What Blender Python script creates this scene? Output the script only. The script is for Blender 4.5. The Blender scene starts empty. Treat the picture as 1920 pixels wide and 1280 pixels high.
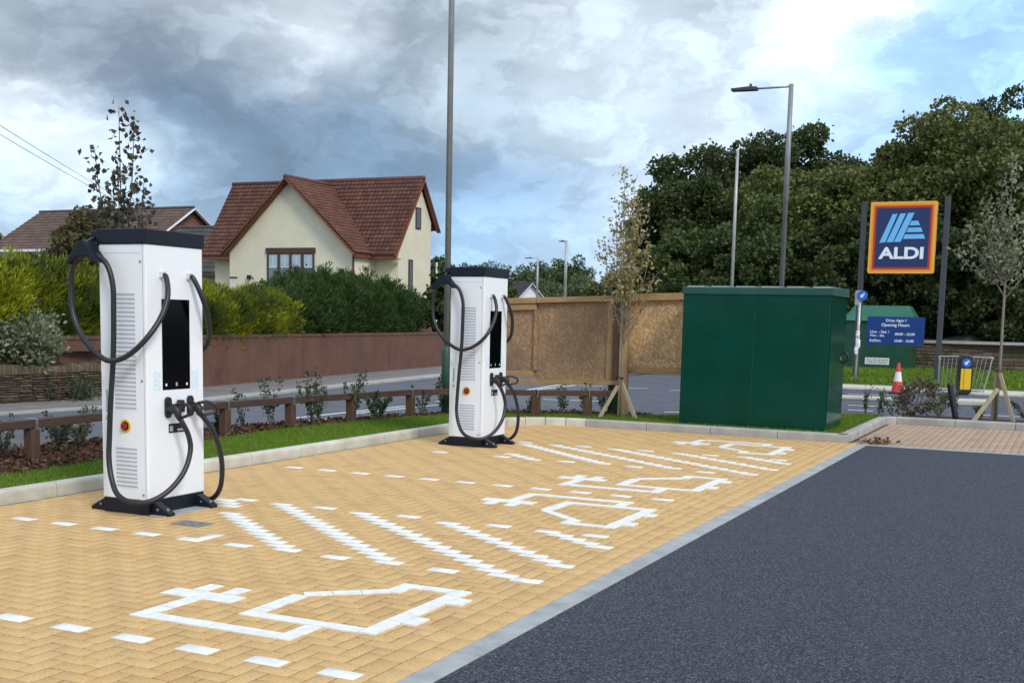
import bpy, bmesh, math
import numpy as np
from mathutils import Vector, Matrix
C = bpy.context.scene
PI = math.pi

# ------------------------------------------------------------------ camera
cam_d = bpy.data.cameras.new('camera')
cam = bpy.data.objects.new('camera', cam_d)
C.collection.objects.link(cam)
cam_d.sensor_width = 36.0
cam_d.lens = 41.752
cam_d.shift_y = 0.1184
cam_d.clip_start = 0.05
cam_d.clip_end = 3000
_r = Vector((0.904423, 0.426094, 0.021520)); _d = Vector((0.070364, -0.099224, -0.992574)); _f = Vector((-0.420794, 0.899221, -0.119723))
M = Matrix.Identity(4)
for i in range(3):
    M[i][0] = _r[i]; M[i][1] = -_d[i]; M[i][2] = -_f[i]
M[2][3] = 1.6
cam.matrix_world = M
C.camera = cam

# ------------------------------------------------------------------ sky, sun, exposure
C.view_settings.view_transform = 'Standard'
C.view_settings.look = 'None'
C.view_settings.exposure = 0.42
C.view_settings.gamma = 1.0
SUN = Vector((0.66, -0.42, 0.64)).normalized()

W = bpy.data.worlds.new('World'); C.world = W; W.use_nodes = True
nt = W.node_tree; nt.nodes.clear()
class NB:
    """tiny helper for building node trees"""
    def __init__(s, nt): s.nt = nt
    def n(s, t, **kw):
        nd = s.nt.nodes.new(t)
        for k, v in kw.items():
            if k.startswith('i_'):
                key = k[2:].replace('_', ' ')
                nd.inputs[key].default_value = v
            else: setattr(nd, k, v)
        return nd
    def l(s, a, b): s.nt.links.new(a, b)
    def math(s, op, a, b=None, c=None, clamp=False):
        nd = s.n('ShaderNodeMath', operation=op); nd.use_clamp = clamp
        for i, x in enumerate((a, b, c)):
            if x is None: continue
            if isinstance(x, (int, float)): nd.inputs[i].default_value = x
            else: s.l(x, nd.inputs[i])
        return nd.outputs[0]
    def ramp(s, fac, stops, interp='LINEAR'):
        nd = s.n('ShaderNodeValToRGB'); cr = nd.color_ramp; cr.interpolation = interp
        while len(cr.elements) > 1: cr.elements.remove(cr.elements[-1])
        for i, (p, c) in enumerate(stops):
            if not hasattr(c, '__len__'): c = (c, c, c)
            e = cr.elements[0] if i == 0 else cr.elements.new(p)
            e.position = p; e.color = (*c[:3], 1)
        s.l(fac, nd.inputs[0]); return nd.outputs[0]
    def mix(s, fac, a, b, mode='MIX'):
        nd = s.n('ShaderNodeMix', data_type='RGBA', blend_type=mode)
        for k, x in ((0, fac), (6, a), (7, b)):
            if isinstance(x, (int, float)): nd.inputs[k].default_value = x
            elif isinstance(x, (tuple, list)): nd.inputs[k].default_value = (*x[:3], 1)
            else: s.l(x, nd.inputs[k])
        return nd.outputs[2]
    def noise(s, vec, scale, detail=4, rough=0.55, dist=0.0):
        nd = s.n('ShaderNodeTexNoise'); nd.inputs['Scale'].default_value = scale
        nd.inputs['Detail'].default_value = detail; nd.inputs['Roughness'].default_value = rough
        nd.inputs['Distortion'].default_value = dist
        if vec is not None: s.l(vec, nd.inputs['Vector'])
        return nd.outputs[0]
    def mapping(s, vec, scale=(1, 1, 1), loc=(0, 0, 0), rot=(0, 0, 0)):
        nd = s.n('ShaderNodeMapping'); nd.inputs['Scale'].default_value = scale
        nd.inputs['Location'].default_value = loc; nd.inputs['Rotation'].default_value = rot
        s.l(vec, nd.inputs['Vector']); return nd.outputs[0]

b = NB(nt)
out = b.n('ShaderNodeOutputWorld'); bg = b.n('ShaderNodeBackground')
sky = b.n('ShaderNodeTexSky', sky_type='NISHITA'); sky.sun_disc = False
sky.sun_elevation = math.asin(SUN.z); sky.sun_rotation = math.atan2(SUN.x, SUN.y)
sky.air_density = 1.1; sky.dust_density = 1.0
tc = b.n('ShaderNodeTexCoord'); dirv = tc.outputs['Generated']
# the clouds drift in flat layers: a slow field of cloud tones, warped and broken up by noise
SKY = [  # direction, tone of the cloud there
 ((-0.711, 0.669, 0.218), (0.342, 0.392, 0.434)),
 ((-0.687, 0.697, 0.207), (0.287, 0.332, 0.381)),
 ((-0.645, 0.731, 0.223), (0.381, 0.423, 0.456)),
 ((-0.680, 0.710, 0.182), (0.127, 0.162, 0.216)),
 ((-0.695, 0.694, 0.188), (0.216, 0.254, 0.305)),
 ((-0.664, 0.727, 0.172), (0.122, 0.162, 0.223)),
 ((-0.597, 0.785, 0.166), (0.138, 0.195, 0.270)),
 ((-0.550, 0.820, 0.157), (0.162, 0.231, 0.314)),
 ((-0.538, 0.825, 0.174), (0.188, 0.254, 0.332)),
 ((-0.629, 0.759, 0.168), (0.138, 0.188, 0.254)),
 ((-0.570, 0.804, 0.168), (0.162, 0.223, 0.305)),
 ((-0.506, 0.845, 0.176), (0.305, 0.376, 0.445)),
 ((-0.727, 0.671, 0.145), (0.905, 0.939, 0.956)),
 ((-0.713, 0.684, 0.156), (0.839, 0.888, 0.922)),
 ((-0.705, 0.696, 0.138), (0.730, 0.791, 0.855)),
 ((-0.727, 0.667, 0.161), (0.761, 0.823, 0.871)),
 ((-0.688, 0.713, 0.135), (0.552, 0.631, 0.716)),
 ((-0.658, 0.743, 0.122), (0.305, 0.413, 0.527)),
 ((-0.737, 0.668, 0.100), (0.515, 0.631, 0.730)),
 ((-0.675, 0.732, 0.097), (0.604, 0.716, 0.807)),
 ((-0.620, 0.774, 0.125), (0.216, 0.305, 0.413)),
 ((-0.574, 0.810, 0.123), (0.188, 0.279, 0.392)),
 ((-0.517, 0.847, 0.126), (0.162, 0.246, 0.352)),
 ((-0.546, 0.813, 0.203), (0.839, 0.871, 0.888)),
 ((-0.566, 0.798, 0.209), (0.672, 0.716, 0.745)),
 ((-0.591, 0.777, 0.217), (0.413, 0.456, 0.491)),
 ((-0.514, 0.825, 0.234), (0.254, 0.296, 0.332)),
 ((-0.501, 0.836, 0.223), (0.305, 0.352, 0.392)),
 ((-0.484, 0.849, 0.212), (0.515, 0.578, 0.617)),
 ((-0.442, 0.868, 0.225), (0.468, 0.527, 0.565)),
 ((-0.403, 0.884, 0.238), (0.610, 0.658, 0.687)),
 ((-0.354, 0.910, 0.215), (0.591, 0.658, 0.701)),
 ((-0.423, 0.888, 0.178), (0.434, 0.515, 0.578)),
 ((-0.368, 0.914, 0.171), (0.503, 0.578, 0.631)),
 ((-0.295, 0.928, 0.227), (0.552, 0.617, 0.658)),
 ((-0.304, 0.936, 0.180), (0.610, 0.687, 0.745)),
 ((-0.239, 0.944, 0.226), (0.617, 0.680, 0.716)),
 ((-0.192, 0.954, 0.228), (0.939, 0.956, 0.956)),
 ((-0.173, 0.959, 0.224), (0.922, 0.956, 0.973)),
 ((-0.165, 0.964, 0.208), (0.761, 0.823, 0.871)),
 ((-0.216, 0.961, 0.175), (0.631, 0.745, 0.888)),
 ((-0.268, 0.946, 0.183), (0.680, 0.761, 0.823)),
 ((-0.176, 0.970, 0.170), (0.491, 0.687, 0.922)),
 ((-0.123, 0.967, 0.222), (0.445, 0.672, 0.956)),
 ((-0.075, 0.973, 0.219), (0.445, 0.672, 0.956)),
 ((-0.130, 0.973, 0.192), (0.479, 0.701, 0.956)),
 ((-0.070, 0.979, 0.193), (0.445, 0.672, 0.956)),
 ((-0.449, 0.886, 0.116), (0.254, 0.361, 0.503)),
 ((-0.496, 0.864, 0.085), (0.231, 0.342, 0.479)),
 ((-0.390, 0.913, 0.117), (0.305, 0.423, 0.565)),
 ((-0.337, 0.932, 0.131), (0.610, 0.701, 0.807)),
 ((-0.321, 0.941, 0.106), (0.578, 0.680, 0.807)),
 ((-0.426, 0.901, 0.078), (0.296, 0.445, 0.631)),
 ((-0.527, 0.847, 0.075), (0.216, 0.323, 0.456)),
 ((-0.362, 0.928, 0.088), (0.413, 0.565, 0.730)),
 ((-0.458, 0.887, 0.054), (0.376, 0.565, 0.761)),
 ((-0.402, 0.914, 0.053), (0.468, 0.631, 0.791)),
 ((-0.730, 0.681, 0.065), (0.413, 0.539, 0.672)),
 ((-0.636, 0.767, 0.079), (0.262, 0.376, 0.515)),
]
EXPO = 2 ** -0.12      # tones above are as exposed
warp = b.n('ShaderNodeTexNoise'); warp.inputs['Scale'].default_value = 8.0; warp.inputs['Detail'].default_value = 8; warp.inputs['Roughness'].default_value = .56
b.l(b.mapping(dirv, (1, 1, 1.9)), warp.inputs['Vector'])
va = b.n('ShaderNodeVectorMath', operation='SUBTRACT'); b.l(warp.outputs['Color'], va.inputs[0]); va.inputs[1].default_value = (.5, .5, .5)
vm = b.n('ShaderNodeVectorMath', operation='MULTIPLY_ADD'); b.l(va.outputs[0], vm.inputs[0]); vm.inputs[1].default_value = (.17, .17, .115); b.l(dirv, vm.inputs[2])
vn = b.n('ShaderNodeVectorMath', operation='NORMALIZE'); b.l(vm.outputs[0], vn.inputs[0]); wdir = vn.outputs[0]
csum = None; wsum = 0.012
base_c = (0.69, 0.82, 1.0)
for d, c in SKY:
    dp = b.n('ShaderNodeVectorMath', operation='DOT_PRODUCT'); b.l(wdir, dp.inputs[0]); dp.inputs[1].default_value = Vector(d).normalized()
    w = b.math('POWER', b.math('MAXIMUM', dp.outputs['Value'], 0.0), 1700)
    wsum = b.math('ADD', w, wsum)
    sc = b.n('ShaderNodeVectorMath', operation='SCALE'); sc.inputs[0].default_value = (c[0] * 1.06, c[1] * 1.11, c[2] * 1.17); b.l(w, sc.inputs[3])
    ad = b.n('ShaderNodeVectorMath', operation='ADD'); b.l(sc.outputs[0], ad.inputs[0])
    if csum is None: ad.inputs[1].default_value = tuple(x * 0.012 for x in base_c)
    else: b.l(csum, ad.inputs[1])
    csum = ad.outputs[0]
inv = b.n('ShaderNodeVectorMath', operation='SCALE'); b.l(csum, inv.inputs[0]); b.l(b.math('DIVIDE', EXPO, wsum), inv.inputs[3])
fb = b.noise(b.mapping(dirv, (1, 1, 1.7), (3.1, 0.4, 0.7)), 8, 10, .60, .25)
fs = b.noise(b.mapping(dirv, (1, 1, 5.0), (7.0, 1.2, 0.3)), 7, 7, .55)
fp = b.noise(b.mapping(wdir, (1, 1, 1.5), (2.0, 4.2, 1.3)), 17, 8, .58)
k = b.math('MULTIPLY_ADD', fb, 1.0, 0.47); k = b.math('MULTIPLY_ADD', fs, 0.30, b.math('ADD', k, -0.15))
k = b.math('ADD', k, b.math('MULTIPLY', b.ramp(fp, [(.47, 0.0), (.57, 1.0)]), .22)); k = b.math('ADD', k, -.06)
gm = b.n('ShaderNodeGamma'); gm.inputs[1].default_value = 1.10; b.l(inv.outputs[0], gm.inputs[0])
cl = b.n('ShaderNodeVectorMath', operation='SCALE'); b.l(gm.outputs[0], cl.inputs[0]); b.l(k, cl.inputs[3])
skyc = b.n('ShaderNodeVectorMath', operation='SCALE'); b.l(sky.outputs[0], skyc.inputs[0]); skyc.inputs[3].default_value = 0.10
b.l(b.mix(0.08, cl.outputs[0], skyc.outputs[0]), bg.inputs[0]); bg.inputs[1].default_value = 1.0
b.l(bg.outputs[0], out.inputs[0])

sl = bpy.data.lights.new('sun', 'SUN'); sl.energy = 1.5; sl.angle = math.radians(14); sl.color = (1.0, 0.965, 0.91)
so = bpy.data.objects.new('sun', sl); C.collection.objects.link(so)
so.rotation_euler = SUN.to_track_quat('Z', 'Y').to_euler(); so.location = (20, -10, 30)

# ------------------------------------------------------------------ helpers
def setp(o, label=None, cat=None, group=None, kind=None):
    if label: o['label'] = label
    if cat: o['category'] = cat
    if group: o['group'] = group
    if kind: o['kind'] = kind
    return o
def thing(name, loc, label, cat, group=None, rotz=0.0):
    o = bpy.data.objects.new(name, None); C.collection.objects.link(o)
    o.location = loc; o.rotation_euler = (0, 0, rotz); o.empty_display_size = 0.2
    return setp(o, label, cat, group)
def link_mesh(name, me, mats, parent=None):
    o = bpy.data.objects.new(name, me); C.collection.objects.link(o)
    for m in (mats if isinstance(mats, (list, tuple)) else [mats]): me.materials.append(m)
    if parent: o.parent = parent
    return o
def copy_tree(o, parent=None):
    c = o.copy(); C.collection.objects.link(c)
    if parent:
        c.parent = parent; c.matrix_parent_inverse = o.matrix_parent_inverse.copy()
    for ch in list(o.children): copy_tree(ch, c)
    return c
class MB:
    def __init__(s): s.v = []; s.f = []; s.m = []
    def add(s, vs, fs, mi=0):
        k = len(s.v); s.v += [tuple(p) for p in vs]
        s.f += [tuple(i + k for i in f) for f in fs]; s.m += [mi] * len(fs); return s
    def box(s, x0, x1, y0, y1, z0, z1, mi=0, top=None, T=None):
        a = top or 0
        vs = [(x0, y0, z0), (x1, y0, z0), (x1, y1, z0), (x0, y1, z0), (x0 + a, y0 + a, z1), (x1 - a, y0 + a, z1), (x1 - a, y1 - a, z1), (x0 + a, y1 - a, z1)]
        if T is not None: vs = [tuple(T @ Vector(p)) for p in vs]
        return s.add(vs, [(0, 3, 2, 1), (4, 5, 6, 7), (0, 1, 5, 4), (1, 2, 6, 5), (2, 3, 7, 6), (3, 0, 4, 7)], mi)
    def bar(s, p, q, w, h, mi=0, up=(0, 0, 1)):
        p = Vector(p); q = Vector(q); d = (q - p).normalized(); up = Vector(up)
        if abs(d.dot(up)) > 0.98: up = Vector((1, 0, 0))
        r = d.cross(up).normalized() * (w / 2); u = r.cross(d).normalized() * (h / 2)
        vs = [p - r - u, p + r - u, p + r + u, p - r + u, q - r - u, q + r - u, q + r + u, q - r + u]
        return s.add(vs, [(0, 1, 2, 3), (7, 6, 5, 4), (0, 4, 5, 1), (1, 5, 6, 2), (2, 6, 7, 3), (3, 7, 4, 0)], mi)
    def tube(s, pts, r, seg=8, mi=0, cap=True):
        pts = [Vector(p) for p in pts]; n = len(pts)
        rs = r if hasattr(r, '__len__') else [r] * n
        prev = None; rings = []
        for i, p in enumerate(pts):
            d = (pts[min(i + 1, n - 1)] - pts[max(i - 1, 0)]).normalized()
            if prev is None:
                a = Vector((0, 0, 1)) if abs(d.z) < 0.9 else Vector((1, 0, 0))
                u = d.cross(a).normalized()
            else: u = (prev - d * prev.dot(d)).normalized()
            prev = u; w = d.cross(u)
            rings.append([p + (u * math.cos(t) + w * math.sin(t)) * rs[i] for t in [2 * PI * k / seg for k in range(seg)]])
        k0 = len(s.v)
        for ring in rings: s.v += [tuple(q) for q in ring]
        for i in range(n - 1):
            for k in range(seg):
                a = k0 + i * seg + k; c = k0 + i * seg + (k + 1) % seg
                s.f.append((a, c, c + seg, a + seg)); s.m.append(mi)
        if cap:
            s.f.append(tuple(k0 + k for k in range(seg))[::-1]); s.m.append(mi)
            s.f.append(tuple(k0 + (n - 1) * seg + k for k in range(seg))); s.m.append(mi)
        return s
    def prism(s, poly, fn, mi=0):
        """poly: 2-D points; fn(a, b, side) -> 3-D, side 0 or 1"""
        n = len(poly)
        vs = [fn(a, c, 0) for a, c in poly] + [fn(a, c, 1) for a, c in poly]
        fs = [tuple(range(n))[::-1], tuple(range(n, 2 * n))] + [(i, (i + 1) % n, n + (i + 1) % n, n + i) for i in range(n)]
        return s.add(vs, fs, mi)
    def build(s, name, mats, parent=None, smooth=False, bevel=0, fix=True, seg=2):
        me = bpy.data.meshes.new(name); me.from_pydata(s.v, [], s.f)
        me.polygons.foreach_set('material_index', s.m)
        if fix:
            bm = bmesh.new(); bm.from_mesh(me); bmesh.ops.recalc_face_normals(bm, faces=bm.faces); bm.to_mesh(me); bm.free()
        if smooth: me.polygons.foreach_set('use_smooth', [True] * len(me.polygons))
        me.update(); o = link_mesh(name, me, mats, parent)
        if bevel:
            mo = o.modifiers.new('bevel', 'BEVEL'); mo.width = bevel; mo.segments = seg; mo.limit_method = 'ANGLE'; mo.angle_limit = math.radians(40)
        return o
def np_mesh(name, V, F, mats, parent=None, smooth=False):
    """V (n,3) and F (m,4) arrays -> object"""
    me = bpy.data.meshes.new(name); m, k = F.shape
    me.vertices.add(len(V)); me.vertices.foreach_set('co', V.astype(np.float32).ravel())
    me.loops.add(m * k); me.loops.foreach_set('vertex_index', F.astype(np.int32).ravel())
    me.polygons.add(m); me.polygons.foreach_set('loop_start', (np.arange(m) * k).astype(np.int32))
    if smooth: me.polygons.foreach_set('use_smooth', np.ones(m, bool))
    me.update(calc_edges=True); me.validate()
    return link_mesh(name, me, mats, parent)
def unit(a): return a / (np.linalg.norm(a, axis=-1, keepdims=True) + 1e-9)
def leaves(P, D, L, Wd, rng, fold=0.0):
    """diamond leaves: base P, growing along D, length L, width Wd -> (V,F)"""
    n = len(P); D = unit(D); R = unit(np.cross(D, unit(rng.normal(size=(n, 3)))))
    L = np.broadcast_to(np.asarray(L, float), (n,))[:, None]; Wd = np.broadcast_to(np.asarray(Wd, float), (n,))[:, None]
    N = np.cross(D, R)
    V = np.stack([P, P + D * L * .5 + R * Wd * .5 + N * fold * Wd, P + D * L, P + D * L * .5 - R * Wd * .5 + N * fold * Wd], 1).reshape(-1, 3)
    return V, np.arange(4 * n).reshape(n, 4)
def spline(pts, n=8):
    """Catmull-Rom through pts"""
    P = [np.array(p, float) for p in pts]; P = [2 * P[0] - P[1]] + P + [2 * P[-1] - P[-2]]; o = []
    for i in range(1, len(P) - 2):
        for t in np.arange(n) / n:
            a, c, d, e = P[i - 1:i + 3]
            o.append(.5 * (2 * c + (d - a) * t + (2 * a - 5 * c + 4 * d - e) * t * t + (3 * c - a - 3 * d + e) * t ** 3))
    o.append(P[-2]); return [tuple(p) for p in o]

# ------------------------------------------------------------------ materials
def newmat(name):
    m = bpy.data.materials.new(name); m.use_nodes = True; t = m.node_tree
    bs = t.nodes['Principled BSDF']; return m, NB(t), bs
def mat(name, c, rough=0.6, metal=0.0, var=0.0, vs=6.0, bump=0.0, bs_=40.0, c2=None, spec=None, coat=0.0, coord='Object', det=6, stretch=(1, 1, 1)):
    m, n, s = newmat(name)
    s.inputs['Roughness'].default_value = rough; s.inputs['Metallic'].default_value = metal
    if spec is not None: s.inputs['Specular IOR Level'].default_value = spec
    if coat: s.inputs['Coat Weight'].default_value = coat; s.inputs['Coat Roughness'].default_value = 0.05
    s.inputs['Base Color'].default_value = (*c, 1)
    v = n.n('ShaderNodeTexCoord').outputs[coord]
    if stretch != (1, 1, 1): v = n.mapping(v, stretch)
    if var or c2:
        c2 = c2 or tuple(x * (1 - var) for x in c); c1 = tuple(min(1, x * (1 + var * .6)) for x in c)
        f = n.noise(v, vs, det, .6)
        n.l(n.ramp(f, [(0.3, c2), (0.7, c1)]), s.inputs['Base Color'])
    if bump:
        bn = n.n('ShaderNodeBump'); bn.inputs['Strength'].default_value = bump; bn.inputs['Distance'].default_value = 0.02
        n.l(n.noise(v, bs_, 4, .6), bn.inputs['Height']); n.l(bn.outputs[0], s.inputs['Normal'])
    return m
def leafmat(name, cols, rough=0.55, trans=0.25, patch=None, pscale=1.0):
    """leaf colour differs leaf by leaf (and, if asked, in large patches of the plant's own colour)"""
    m, n, s = newmat(name)
    g = n.n('ShaderNodeNewGeometry'); k = len(cols)
    col = n.ramp(g.outputs['Random Per Island'], [(i / max(1, k - 1), c) for i, c in enumerate(cols)])
    if patch:
        f = n.noise(n.n('ShaderNodeTexCoord').outputs['Object'], pscale, 5)
        col = n.mix(n.ramp(f, [(0.38, 0.0), (0.58, 1.0)]), col, patch)
    n.l(col, s.inputs['Base Color']); s.inputs['Roughness'].default_value = rough; s.inputs['Specular IOR Level'].default_value = 0.3
    if trans:
        tr = n.n('ShaderNodeBsdfTranslucent'); n.l(col, tr.inputs[0]); mx = n.n('ShaderNodeMixShader'); mx.inputs[0].default_value = trans
        o = [x for x in n.nt.nodes if x.type == 'OUTPUT_MATERIAL'][0]
        n.l(s.outputs[0], mx.inputs[1]); n.l(tr.outputs[0], mx.inputs[2]); n.l(mx.outputs[0], o.inputs[0])
    return m

MT = {}
# buff block paving, each block its own shade, a little grime over all
m, n, s = newmat('buff_block')
g = n.n('ShaderNodeNewGeometry'); ob = n.n('ShaderNodeTexCoord').outputs['Object']
c = n.ramp(g.outputs['Random Per Island'], [(0, (0.53, 0.315, 0.122)), (0.08, (0.62, 0.385, 0.152)), (0.55, (0.645, 0.405, 0.163)), (0.9, (0.67, 0.43, 0.180)), (1, (0.58, 0.34, 0.130))])
big = n.noise(ob, 0.55, 5, .6); c = n.mix(n.ramp(big, [(0.35, 0.0), (0.72, 0.42)]), c, (0.635, 0.405, 0.185))
c = n.mix(n.ramp(n.noise(ob, 2.3, 6, .7), [(0.52, 0.0), (0.8, 0.45)]), c, (0.36, 0.21, 0.095))
c = n.mix(n.ramp(n.noise(ob, 70, 4, .8), [(0.34, 0.55), (0.52, 0.0)]), c, (0.25, 0.14, 0.06))
n.l(c, s.inputs['Base Color']); s.inputs['Roughness'].default_value = 0.85; s.inputs['Specular IOR Level'].default_value = 0.3
bn = n.n('ShaderNodeBump'); bn.inputs['Strength'].default_value = .35; bn.inputs['Distance'].default_value = .004
n.l(n.noise(ob, 120, 4, .7), bn.inputs['Height']); n.l(bn.outputs[0], s.inputs['Normal']); MT['block'] = m
MT['pinkblock'] = mat('weathered_block', (0.42, 0.285, 0.185), .85, var=.22, vs=3, bump=.3, bs_=90)
MT['white_block'] = mat('white_block', (0.79, 0.77, 0.71), .8, var=.16, vs=14, bump=.25, bs_=110)
MT['joint'] = mat('joint_sand', (0.17, 0.10, 0.045), .95, vs=24, c2=(0.018, 0.010, 0.005))
MT['kerb'] = mat('kerb_concrete', (0.57, 0.53, 0.44), .85, var=.24, vs=3.2, bump=.3, bs_=80)
MT['kerb_grey'] = mat('kerb_grey_concrete', (0.40, 0.38, 0.34), .85, var=.24, vs=3.2, bump=.3, bs_=80)
MT['edging'] = mat('edging_concrete', (0.36, 0.365, 0.35), .85, var=.25, vs=5, bump=.3, bs_=90)
m, n, s = newmat('car_park_asphalt'); ob = n.n('ShaderNodeTexCoord').outputs['Object']
sp = n.noise(ob, 78, 4, .85); c = n.ramp(sp, [(0.42, (0.003, 0.003, 0.005)), (0.49, (0.020, 0.021, 0.029)), (0.55, (0.052, 0.055, 0.074)), (0.64, (0.21, 0.22, 0.26))])
c = n.mix(n.ramp(n.noise(ob, 0.6, 5, .65), [(0.42, 0.0), (0.75, 0.30)]), c, (0.040, 0.043, 0.058))
c = n.mix(n.ramp(n.noise(ob, 2.1, 5, .7), [(0.50, 0.0), (0.72, 0.35)]), c, (0.062, 0.044, 0.056))
n.l(c, s.inputs['Base Color']); s.inputs['Roughness'].default_value = .75; s.inputs['Specular IOR Level'].default_value = .32
bn = n.n('ShaderNodeBump'); bn.inputs['Strength'].default_value = .7; bn.inputs['Distance'].default_value = .006
n.l(sp, bn.inputs['Height']); n.l(bn.outputs[0], s.inputs['Normal']); MT['asphalt'] = m
MT['road'] = mat('road_asphalt', (0.105, 0.108, 0.122), .8, var=.25, vs=1.3, bump=.4, bs_=70)
MT['newroad'] = mat('new_road_asphalt', (0.085, 0.085, 0.105), .8, var=.25, vs=1.3, bump=.4, bs_=70)
MT['pave'] = mat('pavement', (0.20, 0.18, 0.165), .9, var=.25, vs=1.5, bump=.2)
MT['roadpaint'] = mat('road_paint', (0.72, 0.71, 0.67), .7, var=.2, vs=8)
MT['earth'] = mat('earth', (0.055, 0.045, 0.028), .95, var=.4, vs=.8, c2=(0.04, 0.06, 0.015))
MT['mulch'] = mat('bark_mulch', (0.075, 0.036, 0.020), .95, var=.6, vs=22, bump=1, bs_=30)
MT['chip'] = leafmat('bark_chip', [(0.05, 0.022, 0.012), (0.11, 0.05, 0.028), (0.085, 0.036, 0.02), (0.17, 0.10, 0.06)], .9, 0)
MT['turf'] = mat('turf_soil', (0.09, 0.15, 0.016), .95, var=.35, vs=2)
MT['blade'] = leafmat('grass_blade', [(0.10, 0.165, 0.010), (0.135, 0.225, 0.015), (0.18, 0.28, 0.026), (0.12, 0.195, 0.014)], .6, .3)
MT['white'] = mat('white_powder_coat', (0.83, 0.845, 0.86), .32, var=.02, vs=2, spec=.45)
MT['offwhite'] = mat('white_louvre', (0.74, 0.76, 0.80), .4)
MT['vent_dark'] = mat('vent_gap', (0.36, 0.39, 0.44), .6)
MT['black'] = mat('black_cap', (0.008, 0.012, 0.020), .42, spec=.25)
MT['rubber'] = mat('black_rubber', (0.014, 0.015, 0.017), .42, var=.2, vs=30)
MT['screen'] = mat('screen_glass', (0.001, 0.0013, 0.0015), .12, spec=.12)
MT['yellow'] = mat('yellow_plastic', (0.66, 0.40, 0.02), .4)
MT['red'] = mat('red_plastic', (0.28, 0.012, 0.012), .35)
MT['steel'] = mat('galvanised_steel', (0.42, 0.43, 0.43), .45, metal=.75, var=.2, vs=7)
MT['chrome'] = mat('bright_metal', (0.75, 0.76, 0.78), .28, metal=.6)
MT['polegrey'] = mat('pole_grey', (0.27, 0.275, 0.265), .5, metal=.35, var=.2, vs=3)
MT['polelight'] = mat('pole_light_grey', (0.44, 0.44, 0.41), .5, metal=.3, var=.2, vs=3)
MT['poledark'] = mat('pole_charcoal', (0.045, 0.05, 0.055), .5, var=.2, vs=2)
MT['polegreen'] = mat('pole_base_green', (0.02, 0.065, 0.04), .5, var=.2, vs=3)
MT['sticker'] = mat('pale_blue_sticker', (0.55, 0.70, 0.80), .5, c2=(0.80, 0.86, 0.90), vs=38, stretch=(1, .5, 2.4))
m, n, s = newmat('cabinet_green'); ob = n.n('ShaderNodeTexCoord').outputs['Object']
n.l(n.ramp(n.noise(ob, 1.6, 4), [(.3, (0.0009, 0.040, 0.025)), (.7, (0.0015, 0.056, 0.036))]), s.inputs['Base Color'])
s.inputs['Roughness'].default_value = .14; s.inputs['Specular IOR Level'].default_value = .13; bn = n.n('ShaderNodeBump'); bn.inputs['Strength'].default_value = .12; bn.inputs['Distance'].default_value = .05
n.l(n.noise(ob, 1.3, 2), bn.inputs['Height']); n.l(bn.outputs[0], s.inputs['Normal']); MT['green'] = m
MT['green_rim'] = mat('cabinet_rim_green', (0.004, 0.070, 0.050), .3, var=.2, vs=3)
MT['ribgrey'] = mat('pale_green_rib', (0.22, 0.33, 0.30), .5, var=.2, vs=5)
MT['contgreen'] = mat('container_green', (0.006, 0.062, 0.030), .45, var=.3, vs=2)
MT['controof'] = mat('container_roof_green', (0.016, 0.125, 0.075), .45, var=.25, vs=2)
def woodmat(name, c, c2, stretch):
    m, n, s = newmat(name); ob = n.n('ShaderNodeTexCoord').outputs['Object']
    f = n.noise(n.mapping(ob, stretch), 3.0, 6, .65, .6); col = n.ramp(f, [(.3, c2), (.65, c)])
    n.l(col, s.inputs['Base Color']); s.inputs['Roughness'].default_value = .8
    bn = n.n('ShaderNodeBump'); bn.inputs['Strength'].default_value = .3; bn.inputs['Distance'].default_value = .005
    n.l(f, bn.inputs['Height']); n.l(bn.outputs[0], s.inputs['Normal']); return m
MT['railwood'] = woodmat('stained_timber', (0.080, 0.040, 0.025), (0.042, 0.022, 0.015), (3, 1, 6))
MT['postwood'] = woodmat('stained_post', (0.115, 0.058, 0.030), (0.055, 0.030, 0.018), (6, 6, 1))
MT['softwood'] = woodmat('sawn_softwood', (0.46, 0.29, 0.13), (0.30, 0.165, 0.065), (1, 3, 8))
MT['softpost'] = woodmat('sawn_softwood_post', (0.43, 0.28, 0.135), (0.27, 0.16, 0.07), (8, 8, 1))
MT['stake'] = woodmat('pale_stake', (0.42, 0.34, 0.22), (0.29, 0.22, 0.13), (8, 8, 1))
MT['darkstud'] = woodmat('weathered_stud', (0.17, 0.09, 0.045), (0.09, 0.05, 0.028), (8, 8, 1))
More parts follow.
